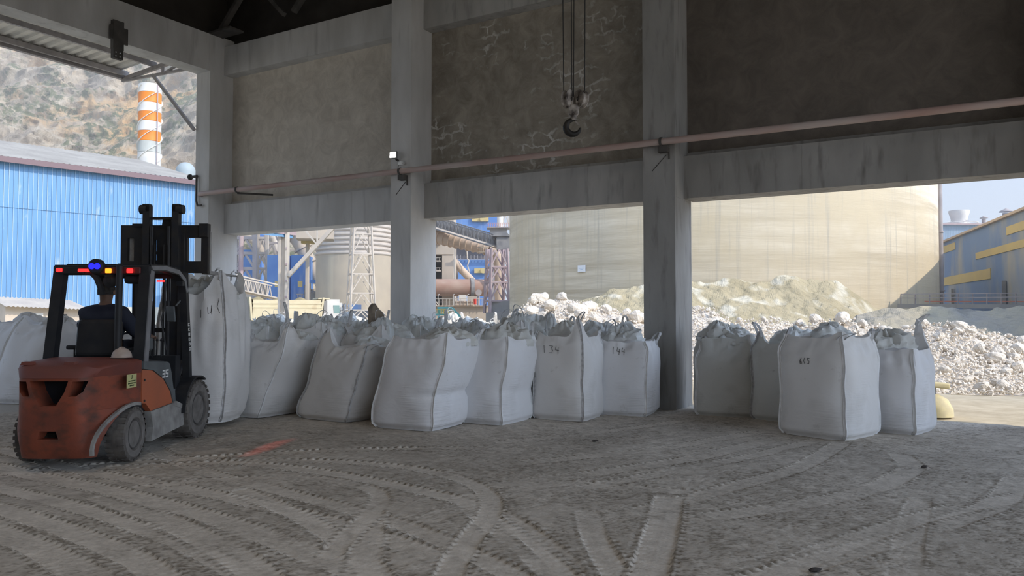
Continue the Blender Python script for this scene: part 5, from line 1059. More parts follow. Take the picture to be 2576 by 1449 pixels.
# ---- canopy portal with H column (opening by the corner pillar)
PD = 50.0; t = grp('steel_canopy', 'steel canopy frame with a blue ribbed fascia and a diagonal brace', 'canopy', onV(713, PD))
def bar_px(mb, x0, y0, x1, y1, D, w, D2=None, h=None): return mb.bar(at(x0, y0, D), at(x1, y1, D2 or D), w, h)
b = MB(); x0, x1 = 702, 725; c0 = onV(713, PD)
for dx, w in ((-0.22, 0.06), (0.22, 0.06)): b.box(c0 + _r * dx + Vector((0, 0, 3.6)), (w + 0.1, 0.5, 7.3), rot=(0, 0, PSI))
b.box(c0 + Vector((0, 0, 3.6)), (0.40, 0.05, 7.3), rot=(0, 0, PSI)); part(b, 'column', steelw, t)
b = MB()
for k in range(7): b.box(c0 + _r * 0.25 - _f0 * 0.3 + Vector((0, 0, 0.5 + k * 1.05)), (0.10, 0.08, 0.12), rot=(0, 0, PSI))
part(b, 'column_bolt', steelp, t)
part(MB().cyl(onV(605, PD) - Vector((0, 0, .2)), onV(605, PD) + Vector((0, 0, 8.5)), 0.15, n=12), 'column', steelp, t)
part(bar_px(MB(), 725, 694, 850, 560, PD, 0.24), 'diagonal_brace', steelw, t)
P = []; nn_ = 56; e0 = at(570, 580, 44.0); e1 = at(737, 599, PD + 1)
for z in (0, 1.6):
    for i in range(nn_ + 1):
        q = e0.lerp(e1, i / nn_); q = q - _f0 * (0.06 if i % 4 in (1, 2) else 0); P.append((q.x, q.y, q.z + z - (0)))
fb = MB(); fb.grid(P, 2, nn_ + 1, smooth=False); part(fb, 'fascia', clad, t)
part(MB().bar(e0 + Vector((0, 0, 0.7)) + _f0 * .3, e1 + Vector((0, 0, 0.7)) + _f0 * .3, 0.3, 1.0), 'edge_beam', steelp, t)
# ---- concrete bridge beam behind
t = grp('conveyor_bridge', 'pale concrete-coloured box bridge with thin legs above the blue bins', 'bridge', onV(780, 62))
b = MB(); vbox(b, 738, 830, 570, 600, 62, 2.5, R(12)); part(b, 'bridge_box', conc2, t)
for x0, y0, x1, y1 in ((755, 565, 800, 618), (798, 564, 798, 612), (818, 560, 830, 590)): part(bar_px(MB(), x0, y0, x1, y1, 60, 0.12), 'hanger', steelw, t)
b = MB(); vbox(b, 757, 800, 600, 612, 64, 1.0); part(b, 'yellow_panel', yel, t); b = MB(); vbox(b, 768, 774, 598, 830, 64, 0.5); part(b, 'support_leg', conc2, t)
# ---- blue bins
t = grp('blue_bin_house', 'two tall blue sheet-metal bins side by side with small yellow squares', 'bin', onV(725, 84))
b = MB(); vbox(b, 683, 724, 641, 830, 84, 4, R(-20)); part(b, 'bin', blue, t); b = MB(); vbox(b, 724, 766, 641, 830, 85, 5, R(8)); part(b, 'bin', blue, t)
for x in (691, 749): b = MB(); vbox(b, x, x + 10, 707, 722, 82.2, 0.3); part(b, 'yellow_panel', yel, t)
b = MB(); vbox(b, 746, 761, 739, 742, 82.5, 0.4); vbox(b, 748, 750, 742, 760, 82.5, 0.2); vbox(b, 758, 760, 742, 760, 82.5, 0.2); part(b, 'small_shelf', steelb, t)
# ---- downward duct
t = grp('downpipe_duct', 'wide dusty duct bending down beside the blue bins', 'duct', onV(790, 88))
pts = [at(x, y, 90) for x, y in ((722, 575), (745, 592), (762, 625), (780, 660), (800, 705))]; part(MB().tube(pts, [0.95, 0.95, 0.85, 0.7, 0.6], 18), 'duct', conc2, t)
for k in (1, 2, 3): part(MB().lathe([(1.08, -0.1), (1.08, 0.1)], pts[k], pts[k + 1] - pts[k - 1], 18), 'flange', conc2, t)
# ---- lattice steelwork
def lattice(t, x0, x1, y0, y1, D, nx_, ny_, w, m, depth=3.0, zig=True):
    for d_ in (0, depth):
        for i in range(nx_ + 1):
            x = x0 + (x1 - x0) * i / nx_; part(bar_px(MB(), x, y0, x, y1, D + d_, w), 'upright', m, t)
        for j in range(ny_ + 1):
            y = y0 + (y1 - y0) * j / ny_; part(bar_px(MB(), x0, y, x1, y, D + d_, w * 0.8), 'rail', m, t)
        if zig and d_ == 0:
            for i in range(nx_):
                for j in range(ny_):
                    xa, xb = x0 + (x1 - x0) * i / nx_, x0 + (x1 - x0) * (i + 1) / nx_; ya, yb = y0 + (y1 - y0) * j / ny_, y0 + (y1 - y0) * (j + 1) / ny_; xm = (xa + xb) / 2
                    part(bar_px(MB(), xa, yb, xm, ya, D, w * 0.55), 'brace', m, t); part(bar_px(MB(), xm, ya, xb, yb, D, w * 0.55), 'brace', m, t)
t = grp('steel_frame_tower', 'tangle of grey steel framing and braces behind the thin purple column', 'steel frame', onV(625, 88)); lattice(t, 592, 641, 560, 830, 88, 1, 7, 0.42, steelb); lattice(t, 648, 672, 560, 830, 92, 1, 7, 0.34, steelw, 2)
t = grp('steel_frame_tower', 'darker steel frame with blue chutes between the braced frame and blue bins', 'steel frame', onV(668, 96)); lattice(t, 668, 702, 575, 830, 96, 1, 7, 0.32, steelb, 3)
t = grp('process_building', 'blue process housing with dusty pipes behind the steel framing', 'building', onV(640, 104))
b = MB(); vbox(b, 612, 640, 628, 700, 100, 3); part(b, 'hopper', blue, t); b = MB(); vbox(b, 640, 658, 600, 735, 102, 3); part(b, 'blue_chute', blue, t); b = MB(); vbox(b, 654, 678, 575, 600, 103, 3); part(b, 'blue_chute', blue, t)
b = MB(); vbox(b, 588, 700, 690, 830, 108, 5); part(b, 'lower_wall', conc3, t)
pts = [at(x, y, 99) for x, y in ((610, 590), (650, 610), (668, 650), (690, 690))]; part(MB().tube(pts, 0.55, 12), 'dusty_pipe', conc2, t)
pts = [at(x, y, 98.5) for x, y in ((640, 560), (690, 600), (700, 650))]; part(MB().tube(pts, 0.5, 12), 'dusty_pipe', steelw, t)
# horizontal conveyor trusses
def truss(t, a, b, h, w, n, th, m, sheet=None):
    up = Vector((0, 0, h)); sd_ = (b - a).cross(_u).normalized() * w
    for o_ in (Vector(), sd_):
        part(MB().bar(a + o_, b + o_, th), 'bottom_chord', m, t); part(MB().bar(a + o_ + up, b + o_ + up, th), 'top_chord', m, t)
    for k in range(n):
        p, q = a.lerp(b, k / n), a.lerp(b, (k + 1) / n); mid = (p + q) / 2
        part(MB().bar(p, mid + up, th * 0.6).bar(mid + up, q, th * 0.6).bar(p, p + up, th * 0.6), 'web_brace', m, t)
    if sheet: part(MB().bar(a + sd_ * 0.5, b + sd_ * 0.5, abs(w) * 0.8, th * 0.6), 'belt_deck', sheet, t)
t = grp('conveyor_truss', 'low lattice conveyor running level behind the hanging bag and column', 'conveyor', at(590, 735, 72)); truss(t, at(560, 725, 70), at(684, 752, 74), 1.25, 1.5, 10, 0.12, steelw, conc2); [part(MB().bar(at(x, 745, 72.6), onV(x, 72.6), 0.2), 'trestle_leg', steelw, t) for x in (600, 660)]
t = grp('conveyor_truss', 'short lattice conveyor sloping down between blue bins and ribbed silo', 'conveyor', at(766, 740, 86)); truss(t, at(766, 748, 84), at(800, 768, 86), 1.3, 1.5, 5, 0.12, gsteel, conc3)
t = grp('blue_shelter', 'small blue-roofed shelter beside the foot of the ribbed silo', 'shelter', onV(785, 80)); b = MB(); vbox(b, 777, 800, 704, 712, 80, 3); part(b, 'roof', blue, t)
for x in (779, 797): part(bar_px(MB(), x, 712, x, 775, 80, 0.2), 'post', steelw, t)
b = MB(); vbox(b, 781, 795, 735, 775, 81, 2); part(b, 'back_panel', conc3, t)
# ---- ribbed silo
SD = 79.0; sb = onV(891, SD); sr = 3.85; t = grp('ribbed_silo', 'tan silo with ribbed upper half and smooth concrete lower half', 'silo', sb)
tan = Mt('tan_concrete', (0.52, 0.45, 0.35), (0.46, 0.40, 0.32), scale=0.6, rough=0.9, c3=(0.58, 0.51, 0.39), s3=1.0, st3=(1, 1, 0.08))
zt = zz(638, SD - sr); MB().lathe([(sr, -0.2), (sr, zt)], n=48).build('lower_shell', tan, t)
prof_ = []; z = zt
while z < 22: prof_ += [(sr * 1.01, z), (sr * 1.03, z + 0.10), (sr * 1.03, z + 0.22), (sr * 0.985, z + 0.28), (sr * 0.985, z + 0.44)]; z += 0.46
MB().lathe(prof_, n=48, smooth=False).build('ribbed_shell', Mt('ribbed_sheet', (0.60, 0.54, 0.48), (0.52, 0.47, 0.42), scale=0.8, rough=0.7), t)
# ---- lattice mast
def tower(t, xc, D, w0, w1, zb, ztop, levels, th, m, skew=0.5):
    c = onV(xc, D)
    def pt(k, z):
        f = (z - zb) / (ztop - zb); w = (w0 + (w1 - w0) * f) / 2; a = PSI + skew + math.pi / 4 + k * math.pi / 2
        return c + Vector((w * 1.414 * math.cos(a), w * 1.414 * math.sin(a), z))
    for k in range(4): part(MB().bar(pt(k, zb), pt(k, ztop), th), 'leg', m, t)
    for i in range(len(levels) - 1):
        za, zb_ = levels[i], levels[i + 1]
        for k in range(4):
            b = MB().bar(pt(k, za), pt((k + 1) % 4, za), th * 0.7); mid = (pt(k, za) + pt((k + 1) % 4, za)) / 2; m2_ = (pt(k, zb_) + pt((k + 1) % 4, zb_)) / 2
            zm = (za + zb_) / 2; part(b.bar(pt(k, za), m2_, th * 0.55).bar(pt((k + 1) % 4, za), m2_, th * 0.55), 'cross_brace', m, t)
t = grp('lattice_tower', 'tapering pale lattice tower in front of the ribbed silo', 'tower', onV(908, 46)); lv = [zz(y, 46) for y in (812, 780, 738, 690, 640, 590, 545, 500, 460)]
tower(t, 908, 46, 1.62, 0.75, -0.1, zz(440, 46), lv, 0.10, steelw, 0.35)
# ---- dump truck
TD = 58.0; tr = grp('dump_truck', 'cream dump truck loaded with soil, white cab, parked behind the bags', 'truck', onV(745, TD))
tdv = (onV(860, TD + 3) - onV(632, TD)).normalized(); tn = Vector((tdv.y, -tdv.x, 0)); t0 = onV(632, TD)
def tp(u, v, z): return t0 + tdv * u - tn * v + Vector((0, 0, z))
cream = Mt('cream_body', (0.74, 0.66, 0.46), (0.66, 0.57, 0.38), scale=1.2, rough=0.6, c3=(0.50, 0.38, 0.22), s3=1.4, lo3=0.6, hi3=0.75)
def tbox(b, u0, u1, v0, v1, z0, z1, du=0.0):
    return b.add([tp(u0, v0, z0), tp(u1, v0, z0), tp(u1, v1, z0), tp(u0, v1, z0), tp(u0 + du, v0, z1), tp(u1 + du, v0, z1), tp(u1 + du, v1, z1), tp(u0 + du, v1, z1)], [(0, 3, 2, 1), (4, 5, 6, 7), (0, 1, 5, 4), (1, 2, 6, 5), (2, 3, 7, 6), (3, 0, 4, 7)])
b = MB(); tbox(b, 0.15, 5.2, 0, 0.1, 1.0, 2.55, 0.0); tbox(b, 0.15, 5.2, 2.3, 2.4, 1.0, 2.55, 0.0); tbox(b, 0.0, 0.15, 0, 2.4, 1.0, 2.75, -0.15); tbox(b, 5.1, 5.25, 0, 2.4, 1.0, 2.75, 0.25); tbox(b, 0.15, 5.2, 0, 2.4, 0.95, 1.05); part(b, 'tipper_body', cream, tr)
b = MB(); tbox(b, 0.1, 5.3, -0.06, 0.0, 2.25, 2.36); tbox(b, 0.1, 5.3, -0.05, 0.0, 1.95, 2.0); part(b, 'side_rail', cream, tr)
b = MB(); tbox(b, 5.0, 5.9, 0.1, 2.3, 2.62, 2.72, 0.05); part(b, 'cab_guard', cream, tr)
P = []
for i in range(28):
    for j in range(12):
        u, v = 0.2 + 4.2 * i / 27, 0.1 + 2.2 * j / 11; P.append(tp(u, v, 2.35 + 0.42 * math.sin(math.pi * j / 11) * (0.6 + 0.4 * math.sin(i * 0.6)) + 0.10 * N3((u, v, 0), 2.0)))
part(MB().grid(P, 28, 12), 'soil_load', Mt('soil', (0.40, 0.33, 0.18), (0.30, 0.25, 0.15), scale=5, rough=1, bump=0.5), tr)
b = MB(); tbox(b, 5.55, 6.9, 0.1, 2.3, 0.8, 2.35); tbox(b, 5.65, 6.7, 0.15, 2.25, 2.35, 2.62); part(b, 'cab', whitec, tr)
b = MB(); tbox(b, 5.45, 5.72, 0.08, 2.3, 0.8, 2.5); part(b, 'cab_rear_panel', gsteel, tr)
b = MB(); tbox(b, 6.25, 6.72, 0.06, 0.12, 1.55, 2.15, -0.06); part(b, 'side_window', Mt('cab_glass', (0.25, 0.38, 0.36), rough=0.1), tr)
b = MB(); tbox(b, 6.88, 6.93, 0.25, 2.15, 1.4, 2.25); part(b, 'windscreen', Mt('screen_glass', (0.12, 0.18, 0.18), rough=0.1), tr)
part(MB().bar(tp(6.85, -0.1, 2.0), tp(7.0, -0.25, 2.3), 0.06).bar(tp(6.95, -0.22, 1.7), tp(6.95, -0.22, 2.2), 0.14), 'mirror', gsteel, tr)
for u in (1.0, 2.2, 6.0):
    for v in (0.2, 2.2): part(MB().cyl(tp(u, v - 0.15, 0.5), tp(u, v + 0.15, 0.5), 0.5, n=20), 'wheel', blk, tr)
b = MB(); tbox(b, 0.3, 6.8, 0.7, 1.7, 0.6, 0.95); part(b, 'chassis', gsteel, tr)
t = grp('parked_car', 'blue-roofed low vehicle behind the lattice tower foot', 'car', onV(885, 66)); b = MB(); vbox(b, 855, 900, 766, 778, 66, 1.6); part(b, 'roof', Mt('car_blue', (0.25, 0.38, 0.62), rough=0.4), t); b = MB(); vbox(b, 850, 915, 778, 802, 65.8, 2.2); part(b, 'body', gsteel, t)
for x in (862, 902): part(MB().cyl(onV(x, 65.5) + Vector((0, 0, .4)), onV(x, 65.9) + Vector((0, 0, .4)), 0.4, n=14), 'wheel', blk, t)

# ---- middle opening: plant
t = grp('plant_building', 'tall blue sheet-clad plant building with yellow signs, weathered pale streaks', 'building', onV(1200, 118))
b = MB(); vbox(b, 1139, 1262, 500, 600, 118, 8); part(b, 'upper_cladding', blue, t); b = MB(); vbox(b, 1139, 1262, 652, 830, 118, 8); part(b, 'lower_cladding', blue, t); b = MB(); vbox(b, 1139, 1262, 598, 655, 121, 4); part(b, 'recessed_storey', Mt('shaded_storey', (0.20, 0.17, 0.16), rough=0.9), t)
for x0, x1, y0, y1 in ((1187, 1229, 544, 557), (1193, 1226, 675, 687)):
    b = MB(); vbox(b, x0, x1, y0, y1, 117.6, 0.3); part(b, 'yellow_sign', yel, t); cc = at((x0 + x1) / 2 + 6, (y0 + y1) / 2, 117.4); part(MB().cyl(cc, cc - _f0 * 0.1, 0.42, n=18), 'sign_disc', Mt('sign_ochre', (0.55, 0.45, 0.22)), t)
b = MB()
for k in range(14): vbox(b, 1141 + k * 8.6, 1142 + k * 8.6, 641, 652, 117.5, 0.1)
vbox(b, 1139, 1262, 646, 647, 117.5, 0.1); vbox(b, 1139, 1262, 651, 653, 117.5, 0.2); part(b, 'gallery_railing', steelb, t)
t = grp('frame_building', 'open concrete frame building beside the slim pillar, sunlit orange-grey', 'building', onV(1112, 98))
for x0, x1, y0, y1 in ((1085, 1141, 500, 556), (1085, 1141, 606, 640), (1112, 1141, 556, 830), (1060, 1090, 556, 830)): b = MB(); vbox(b, x0, x1, y0, y1, 98, 5); part(b, 'concrete_member', conc2, t)
for y in (611, 655, 680): b = MB(); vbox(b, 1088, 1108, y - 7, y - 6, 97.6, 0.1); vbox(b, 1088, 1108, y, y + 3, 97.6, 0.4); [vbox(b, 1089 + k * 4, 1089.6 + k * 4, y - 7, y, 97.6, 0.1) for k in range(5)]; part(b, 'floor_railing', steelw, t)
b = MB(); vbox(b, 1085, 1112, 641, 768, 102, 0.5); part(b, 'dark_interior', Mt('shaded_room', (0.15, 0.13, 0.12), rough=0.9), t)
# conveyor gallery
t = grp('conveyor_gallery', 'dark grey lattice conveyor gallery sloping down to the right', 'conveyor', at(1275, 615, 84)); ga, gb = at(1060, 560, 92), at(1262, 622, 83)
truss(t, ga, gb, 1.15, 1.6, 22, 0.12, gsteel, conc2); part(MB().bar(ga + _u * 0.6 + _f0 * 0.9, gb + _u * 0.6 + _f0 * 0.9, 0.1, 0.9), 'side_sheet', gsteel, t); part(MB().bar(ga - _u * 0.12, gb - _u * 0.12, 1.4, 0.22), 'under_deck', conc2, t)
b = MB(); vbox(b, 1249, 1282, 592, 628, 82, 2.5); part(b, 'transfer_house', gsteel, t); b = MB(); c_, s_ = blk_at(1238, 1284, 584, 594, 81.8, 3); b.box(c_, s_, rot=(0, 0, PSI), top=(0.6, 1)); part(b, 'transfer_roof', gsteel, t)
# ribbed duct
t = grp('ribbed_duct', 'large beige ribbed gas duct under the conveyor gallery', 'duct', at(1235, 630, 88)); da, db = at(1060, 586, 92), at(1232, 628, 88)
part(MB().cyl(da, db, 0.86, 0.62, n=24), 'duct', beige, t)
for k in range(12): p = da.lerp(db, k / 12 + 0.03); part(MB().lathe([(0.95 - 0.018 * k, -0.07), (0.95 - 0.018 * k, 0.07)], p, db - da, 24), 'stiffening_ring', beige, t)
pts = [db, db + _r * 0.6 - _u * 0.1, at(1252, 645, 88), at(1256, 700, 88), at(1256, 760, 88)]; part(MB().tube(pts, 0.55, 14), 'down_leg', beige, t)
b = MB(); vbox(b, 1200, 1226, 633, 634, 86, 1); [vbox(b, 1200 + k * 5, 1201 + k * 5, 622, 633, 86, 0.1) for k in range(6)]; vbox(b, 1200, 1226, 621, 622.5, 86, 0.1); part(b, 'access_platform', steelw, t)
# chute tower
t = grp('lattice_tower', 'dark lattice support tower under the conveyor transfer house', 'tower', onV(1250, 80)); tower(t, 1250, 80, 2.1, 1.7, -0.1 + 1.6, zz(626, 80), [zz(y, 80) for y in (757, 710, 672, 628)], 0.24, steelp, 0.3)
t = grp('vent_stack', 'white vent stack with a red-railed platform above the transfer house', 'stack', at(1258, 575, 96)); part(MB().cyl(at(1258, 573, 96), at(1258, 500, 96), 0.38, n=18), 'stack_pipe', whitec, t)
b = MB(); vbox(b, 1224, 1282, 570, 573, 95, 2.5); part(b, 'platform', steelb, t); b = MB(); [vbox(b, 1224 + k * 5, 1224.8 + k * 5, 561, 570, 94.9, 0.05) for k in range(12)]; vbox(b, 1224, 1282, 560.5, 562, 94.9, 0.05); vbox(b, 1224, 1282, 565, 566, 94.9, 0.05); part(b, 'red_railing', Mt('rail_red', (0.60, 0.28, 0.22), rough=0.6), t)
b = MB(); vbox(b, 1232, 1275, 574, 590, 95.5, 2); part(b, 'support_box', conc3, t); part(MB().bar(at(1240, 590, 96), onV(1240, 96), 0.3).bar(at(1268, 590, 96), onV(1268, 96), 0.3), 'support_leg', steelb, t); b = MB(); bar_px(b, 1262, 572, 1280, 505, 96, 0.12); bar_px(b, 1282, 572, 1262, 505, 96, 0.12); bar_px(b, 1280, 572, 1280, 500, 96, 0.16); part(b, 'brace', steelw, t)
# kiln
t = grp('rotary_kiln', 'big rusty horizontal rotary kiln drum with a riding ring', 'kiln', onV(1160, 97)); ka, kb = at(1040, 723, 96), at(1262, 724, 98)
part(MB().cyl(ka, kb, 1.08, n=32), 'drum', rust, t)
for x, w_ in ((1186, 0.45), (1232, 0.30)):
    p = ka.lerp(kb, (x - 1040) / 222); part(MB().lathe([(1.1, -w_ / 2), (1.22, -w_ / 2), (1.22, w_ / 2), (1.1, w_ / 2)], p, kb - ka, 32), 'riding_ring', gsteel, t)
b = MB(); vbox(b, 1176, 1198, 745, 772, 96, 2.2); part(b, 'support_pier', conc2, t); b = MB(); vbox(b, 1154, 1172, 742, 768, 92, 1.5); part(b, 'support_pier', whitec, t)
part(MB().cyl(at(1204, 736, 94), at(1204, 736, 93.2), 0.38, n=18).cyl(at(1204, 736, 94), at(1204, 770, 94), 0.14), 'drive_gear', steelb, t)
t = grp('slanting_pipe', 'pale pipe slanting down to the kiln drum in front of blue cladding', 'pipe', at(1190, 700, 104)); part(MB().tube([at(1138, 656, 104), at(1146, 660, 104), at(1160, 678, 104), at(1196, 715, 104)], 0.5, 12), 'pipe', beige, t)
part(MB().bar(at(1150, 664, 105), onV(1150, 105), 0.2), 'support_leg', steelb, t); part(MB().tube([at(1174, 620, 103), at(1176, 652, 103), at(1180, 655, 103), at(1176, 668, 103), at(1181, 685, 103)], 0.09, 6), 'thin_line', steelw, t)
# pier deck, rails, lamp posts, stairs
t = grp('kiln_platform', 'orange-beige concrete platform with pale railings in front of the kiln', 'platform', onV(1160, 86)); b = MB(); vbox(b, 1060, 1232, 771, 830, 86, 6); part(b, 'deck', conc2, t); b = MB(); vbox(b, 1060, 1228, 768, 771, 85.6, 6.6); part(b, 'deck_edge', beige, t)
b = MB(); vbox(b, 1145, 1190, 757, 768, 85.5, 2); part(b, 'kerb_block', beige, t)
b = MB(); [vbox(b, x, x + 0.9, 752, 768, 85.4, 0.06) for x in range(1086, 1228, 9)]; vbox(b, 1086, 1228, 751, 752.3, 85.4, 0.06); vbox(b, 1086, 1228, 759, 760, 85.4, 0.06); part(b, 'railing', steelw, t)
for x in (1102, 1140, 1176): part(bar_px(MB(), x, 768, x, 743, 85, 0.07).tube([at(x, 743, 85), at(x + 1.5, 741, 85), at(x + 4, 741, 85)], 0.05, 6), 'lamp_post', whitec, t)
b = MB(); bar_px(b, 1086, 745, 1104, 768, 85, 0.1); bar_px(b, 1086, 752, 1100, 770, 85, 0.1); part(b, 'stair_rail', steelw, t)
o = MB().cyl(at(1195, 766, 84.8), at(1195, 752, 84.8), 0.16, n=14).build('red_drum', Mt('drum_red', (0.65, 0.06, 0.04), rough=0.5)); origin_to(o, base_of(o)); tag(o, 'small bright red drum standing on the kiln platform', 'drum')
b = MB(); vbox(b, 1228, 1282, 757, 786, 79, 3); one(b, 'concrete_plinth', conc3, 'grey concrete plinth under the dark lattice support tower', 'plinth')
b = MB(); vbox(b, 1222, 1284, 786, 815, 78, 3); one(b, 'concrete_wall', conc3, 'pale low concrete wall at the big silo foot', 'wall')
SDp = 66.0; teal = Mt('teal_paint', (0.12, 0.45, 0.45), (0.16, 0.50, 0.50), scale=1, rough=0.6); yp = Mt('yellow_rail', (0.80, 0.58, 0.05), rough=0.6)
t = grp('outdoor_stair', 'teal steel stair with yellow railings beyond the packed bags', 'stair', onV(1130, SDp))
b = MB(); vbox(b, 1100, 1137, 772, 776, SDp, 1); bar_px(b, 1137, 774, 1172, 812, SDp, 0.5, None, 0.16); bar_px(b, 1118, 786, 1140, 812, SDp, 0.4, None, 0.12); vbox(b, 1086, 1120, 789, 793, SDp, 1.2); bar_px(b, 1104, 776, 1104, 840, SDp, 0.15); part(b, 'stringer', teal, t)
b = MB(); [vbox(b, 1101 + k * 3, 1102 + k * 3, 776, 786, SDp - 0.2, 0.05) for k in range(12)]; part(b, 'panel_slats', teal, t)
b = MB(); [vbox(b, 1086 + k * 5, 1087 + k * 5, 779, 790, SDp - 0.4, 0.05) for k in range(7)]; vbox(b, 1084, 1120, 778, 779.5, SDp - 0.4, 0.05); bar_px(b, 1119, 780, 1148, 806, SDp - 0.4, 0.16); bar_px(b, 1121, 788, 1146, 811, SDp - 0.4, 0.12); [bar_px(b, 1122 + k * 6, 781 + k * 5, 1122 + k * 6, 792 + k * 5, SDp - 0.4, 0.14) for k in range(5)]; vbox(b, 1119, 1128, 779, 787, SDp - .5, .05); vbox(b, 1135, 1146, 787, 796, SDp - .5, .05); part(b, 'yellow_railing', yp, t)

# ---- the big silo
BD, BR_ = 59.5, 15.0; ba = -PSI + R(14.42); bc_ = Vector((math.sin(ba) * BD, math.cos(ba) * BD, 0)); t = grp('concrete_silo', 'huge round concrete silo streaked with level bands, filling the open bays', 'silo', bc_)
sm = bpy.data.materials.new('silo_concrete'); sm.use_nodes = True; tt = sm.node_tree; N = tt.nodes; L = tt.links; b_ = N['Principled BSDF']; b_.inputs['Roughness'].default_value = 0.95; b_.inputs['Specular IOR Level'].default_value = 0.1; tcn = N.new('ShaderNodeTexCoord')
f1, h1 = nzr(0.36, 10, 0.40, 0.58, (0.16, 0.16, 2.6)); f2, _ = nzr(0.35, 8, 0.60, 0.75, (1.5, 1.5, 0.05)); f3, _ = nzr(0.08, 6, 0.40, 0.64); f4, _ = nzr(1.5, 9, 0.52, 0.70, (2.2, 2.2, 0.07))
c = mixc((0.46, 0.39, 0.28), (0.72, 0.64, 0.50), f1); c = mixc(c, (0.58, 0.49, 0.34), f3); c = mixc(c, (0.45, 0.40, 0.30), f2); c = mixc(c, (0.46, 0.41, 0.32), f4); L.new(c, b_.inputs['Base Color'])
bp = N.new('ShaderNodeBump'); bp.inputs['Strength'].default_value = 0.5; bp.inputs['Distance'].default_value = 0.12; L.new(h1, bp.inputs['Height']); L.new(bp.outputs[0], b_.inputs['Normal'])
MB().lathe([(BR_, -0.3), (BR_, 14), (BR_ - 0.5, 14.6), (0.5, 16.5)], n=160).build('silo_shell', sm, t)
dk = at(2341, 600, 52.5) - bc_; ra = math.atan2(dk.y, dk.x); dk = Vector((math.cos(ra), math.sin(ra), 0)) * (BR_ + 0.25)
MB().cyl(dk, dk + Vector((0, 0, 14)), 0.16, n=10).build('drain_pipe', steelb, t)
for z in range(3, 14, 4): MB().lathe([(0.22, 0), (0.22, 0.1)], dk + Vector((0, 0, z)), n=10).bar(dk + Vector((0, 0, z)), dk * 0.97 + Vector((0, 0, z)), 0.08).build('pipe_bracket', steelb, t)
sp = ray(1463, 676); 
# sign on the silo wall: where its sight line meets the shell
A_ = sp.x ** 2 + sp.y ** 2; B_ = -2 * (sp.x * bc_.x + sp.y * bc_.y); C_ = bc_.x ** 2 + bc_.y ** 2 - (BR_ + 0.06) ** 2; s_ = (-B_ - math.sqrt(B_ * B_ - 4 * A_ * C_)) / (2 * A_); spt = CAMP + sp * s_
sn_ = (Vector((spt.x, spt.y, 0)) - bc_).normalized(); sg = grp('wall_sign', 'small white sign with faint blue lines high on the big silo', 'sign', spt); ang = math.atan2(sn_.y, sn_.x) + math.pi / 2
sg.rotation_euler = (0, 0, ang); MB().box((0, 0, 0), (0.60, 0.03, 0.42)).build('sign_board', Mt('sign_white', (0.80, 0.82, 0.84), rough=0.5), sg)
b = MB(); b.box((0, -0.018, 0.03), (0.38, 0.006, 0.03)); b.box((0, -0.018, -0.05), (0.20, 0.006, 0.025)); b.build('sign_lines', Mt('sign_blue', (0.35, 0.5, 0.7)), sg)
# rough bank against the silo, and the earth bank on the right
def heap(name, crest, D0, D1, D2, m, label, cat, amp, seed, x_lo, x_hi, n=160, rows=26, kind=None, sharp=1.0):
    """bank with its crest following crest = [(column, row)], front foot at depth D0, crest at D1, back foot at D2 (each may vary with column)"""
    P = []; cx_ = [c[0] for c in crest]; cy_ = [c[1] for c in crest]; f = lambda D, x: D(x) if callable(D) else D
    for i in range(rows + 1):
        s_ = i / rows
        for j in range(n + 1):
            x = x_lo + (x_hi - x_lo) * j / n; d0, d1, d2 = f(D0, x), f(D1, x), f(D2, x); zc = HCAM + (785.5 - np.interp(x, cx_, cy_)) / F_PX * d1
            if s_ < 0.7: q = s_ / 0.7; D = d0 + (d1 - d0) * q; z = zc * q ** sharp
            else: q = (s_ - 0.7) / 0.3; D = d1 + (d2 - d1) * q; z = zc * (1 - q)
            g = onV(x, D); p = Vector((g.x, g.y, z)); k = min(1, s_ * 6) * (1 if s_ <= 0.7 else 0.5)
            e_ = amp * (N3(p, 0.5, seed) + 0.5 * N3(p, 1.1, seed + 2) + (0.3 + 0.5 * (amp < 0.2)) * N3(p, 2.8, seed + 4)); P.append((g.x, g.y, z + e_ * k - 0.12))
    o = MB().grid(P, rows + 1, n + 1, smooth=False).build(name, m, fix=True); origin_to(o, (P[n // 2][0], P[n // 2][1], 0)); return tag(o, label, cat, kind=kind)
moss = Mt('rubble_earth', (0.46, 0.40, 0.27), (0.36, 0.31, 0.20), scale=0.5, rough=1, c3=(0.60, 0.56, 0.45), s3=0.9, lo3=0.52, hi3=0.64, bump=0.8, bscale=2.2, dist=0.3)
earth = Mt('bank_earth', (0.32, 0.30, 0.26), (0.42, 0.37, 0.26), scale=0.45, rough=1, c3=(0.24, 0.23, 0.20), s3=1.1, bump=0.8, bscale=2.5, dist=0.25)
heap('earth_bank', [(1300, 790), (1400, 760), (1500, 731), (1620, 717), (1740, 699), (1940, 699), (1992, 693), (2067, 697), (2105, 707), (2159, 741), (2203, 772), (2260, 790)], 36.0, 42.0, 47.0, moss, 'olive-tan rubble bank piled against the foot of the big silo', 'earth bank', 0.35, 4, 1290, 2270, 200, 30)
heap('earth_bank', [(2140, 800), (2155, 778), (2200, 768), (2260, 770), (2400, 768), (2576, 764), (2750, 765)], 26.0, 32.0, 40.0, earth, 'grey-green earth bank below the railing on the right', 'earth bank', 0.30, 9, 2130, 2780, 130, 26)
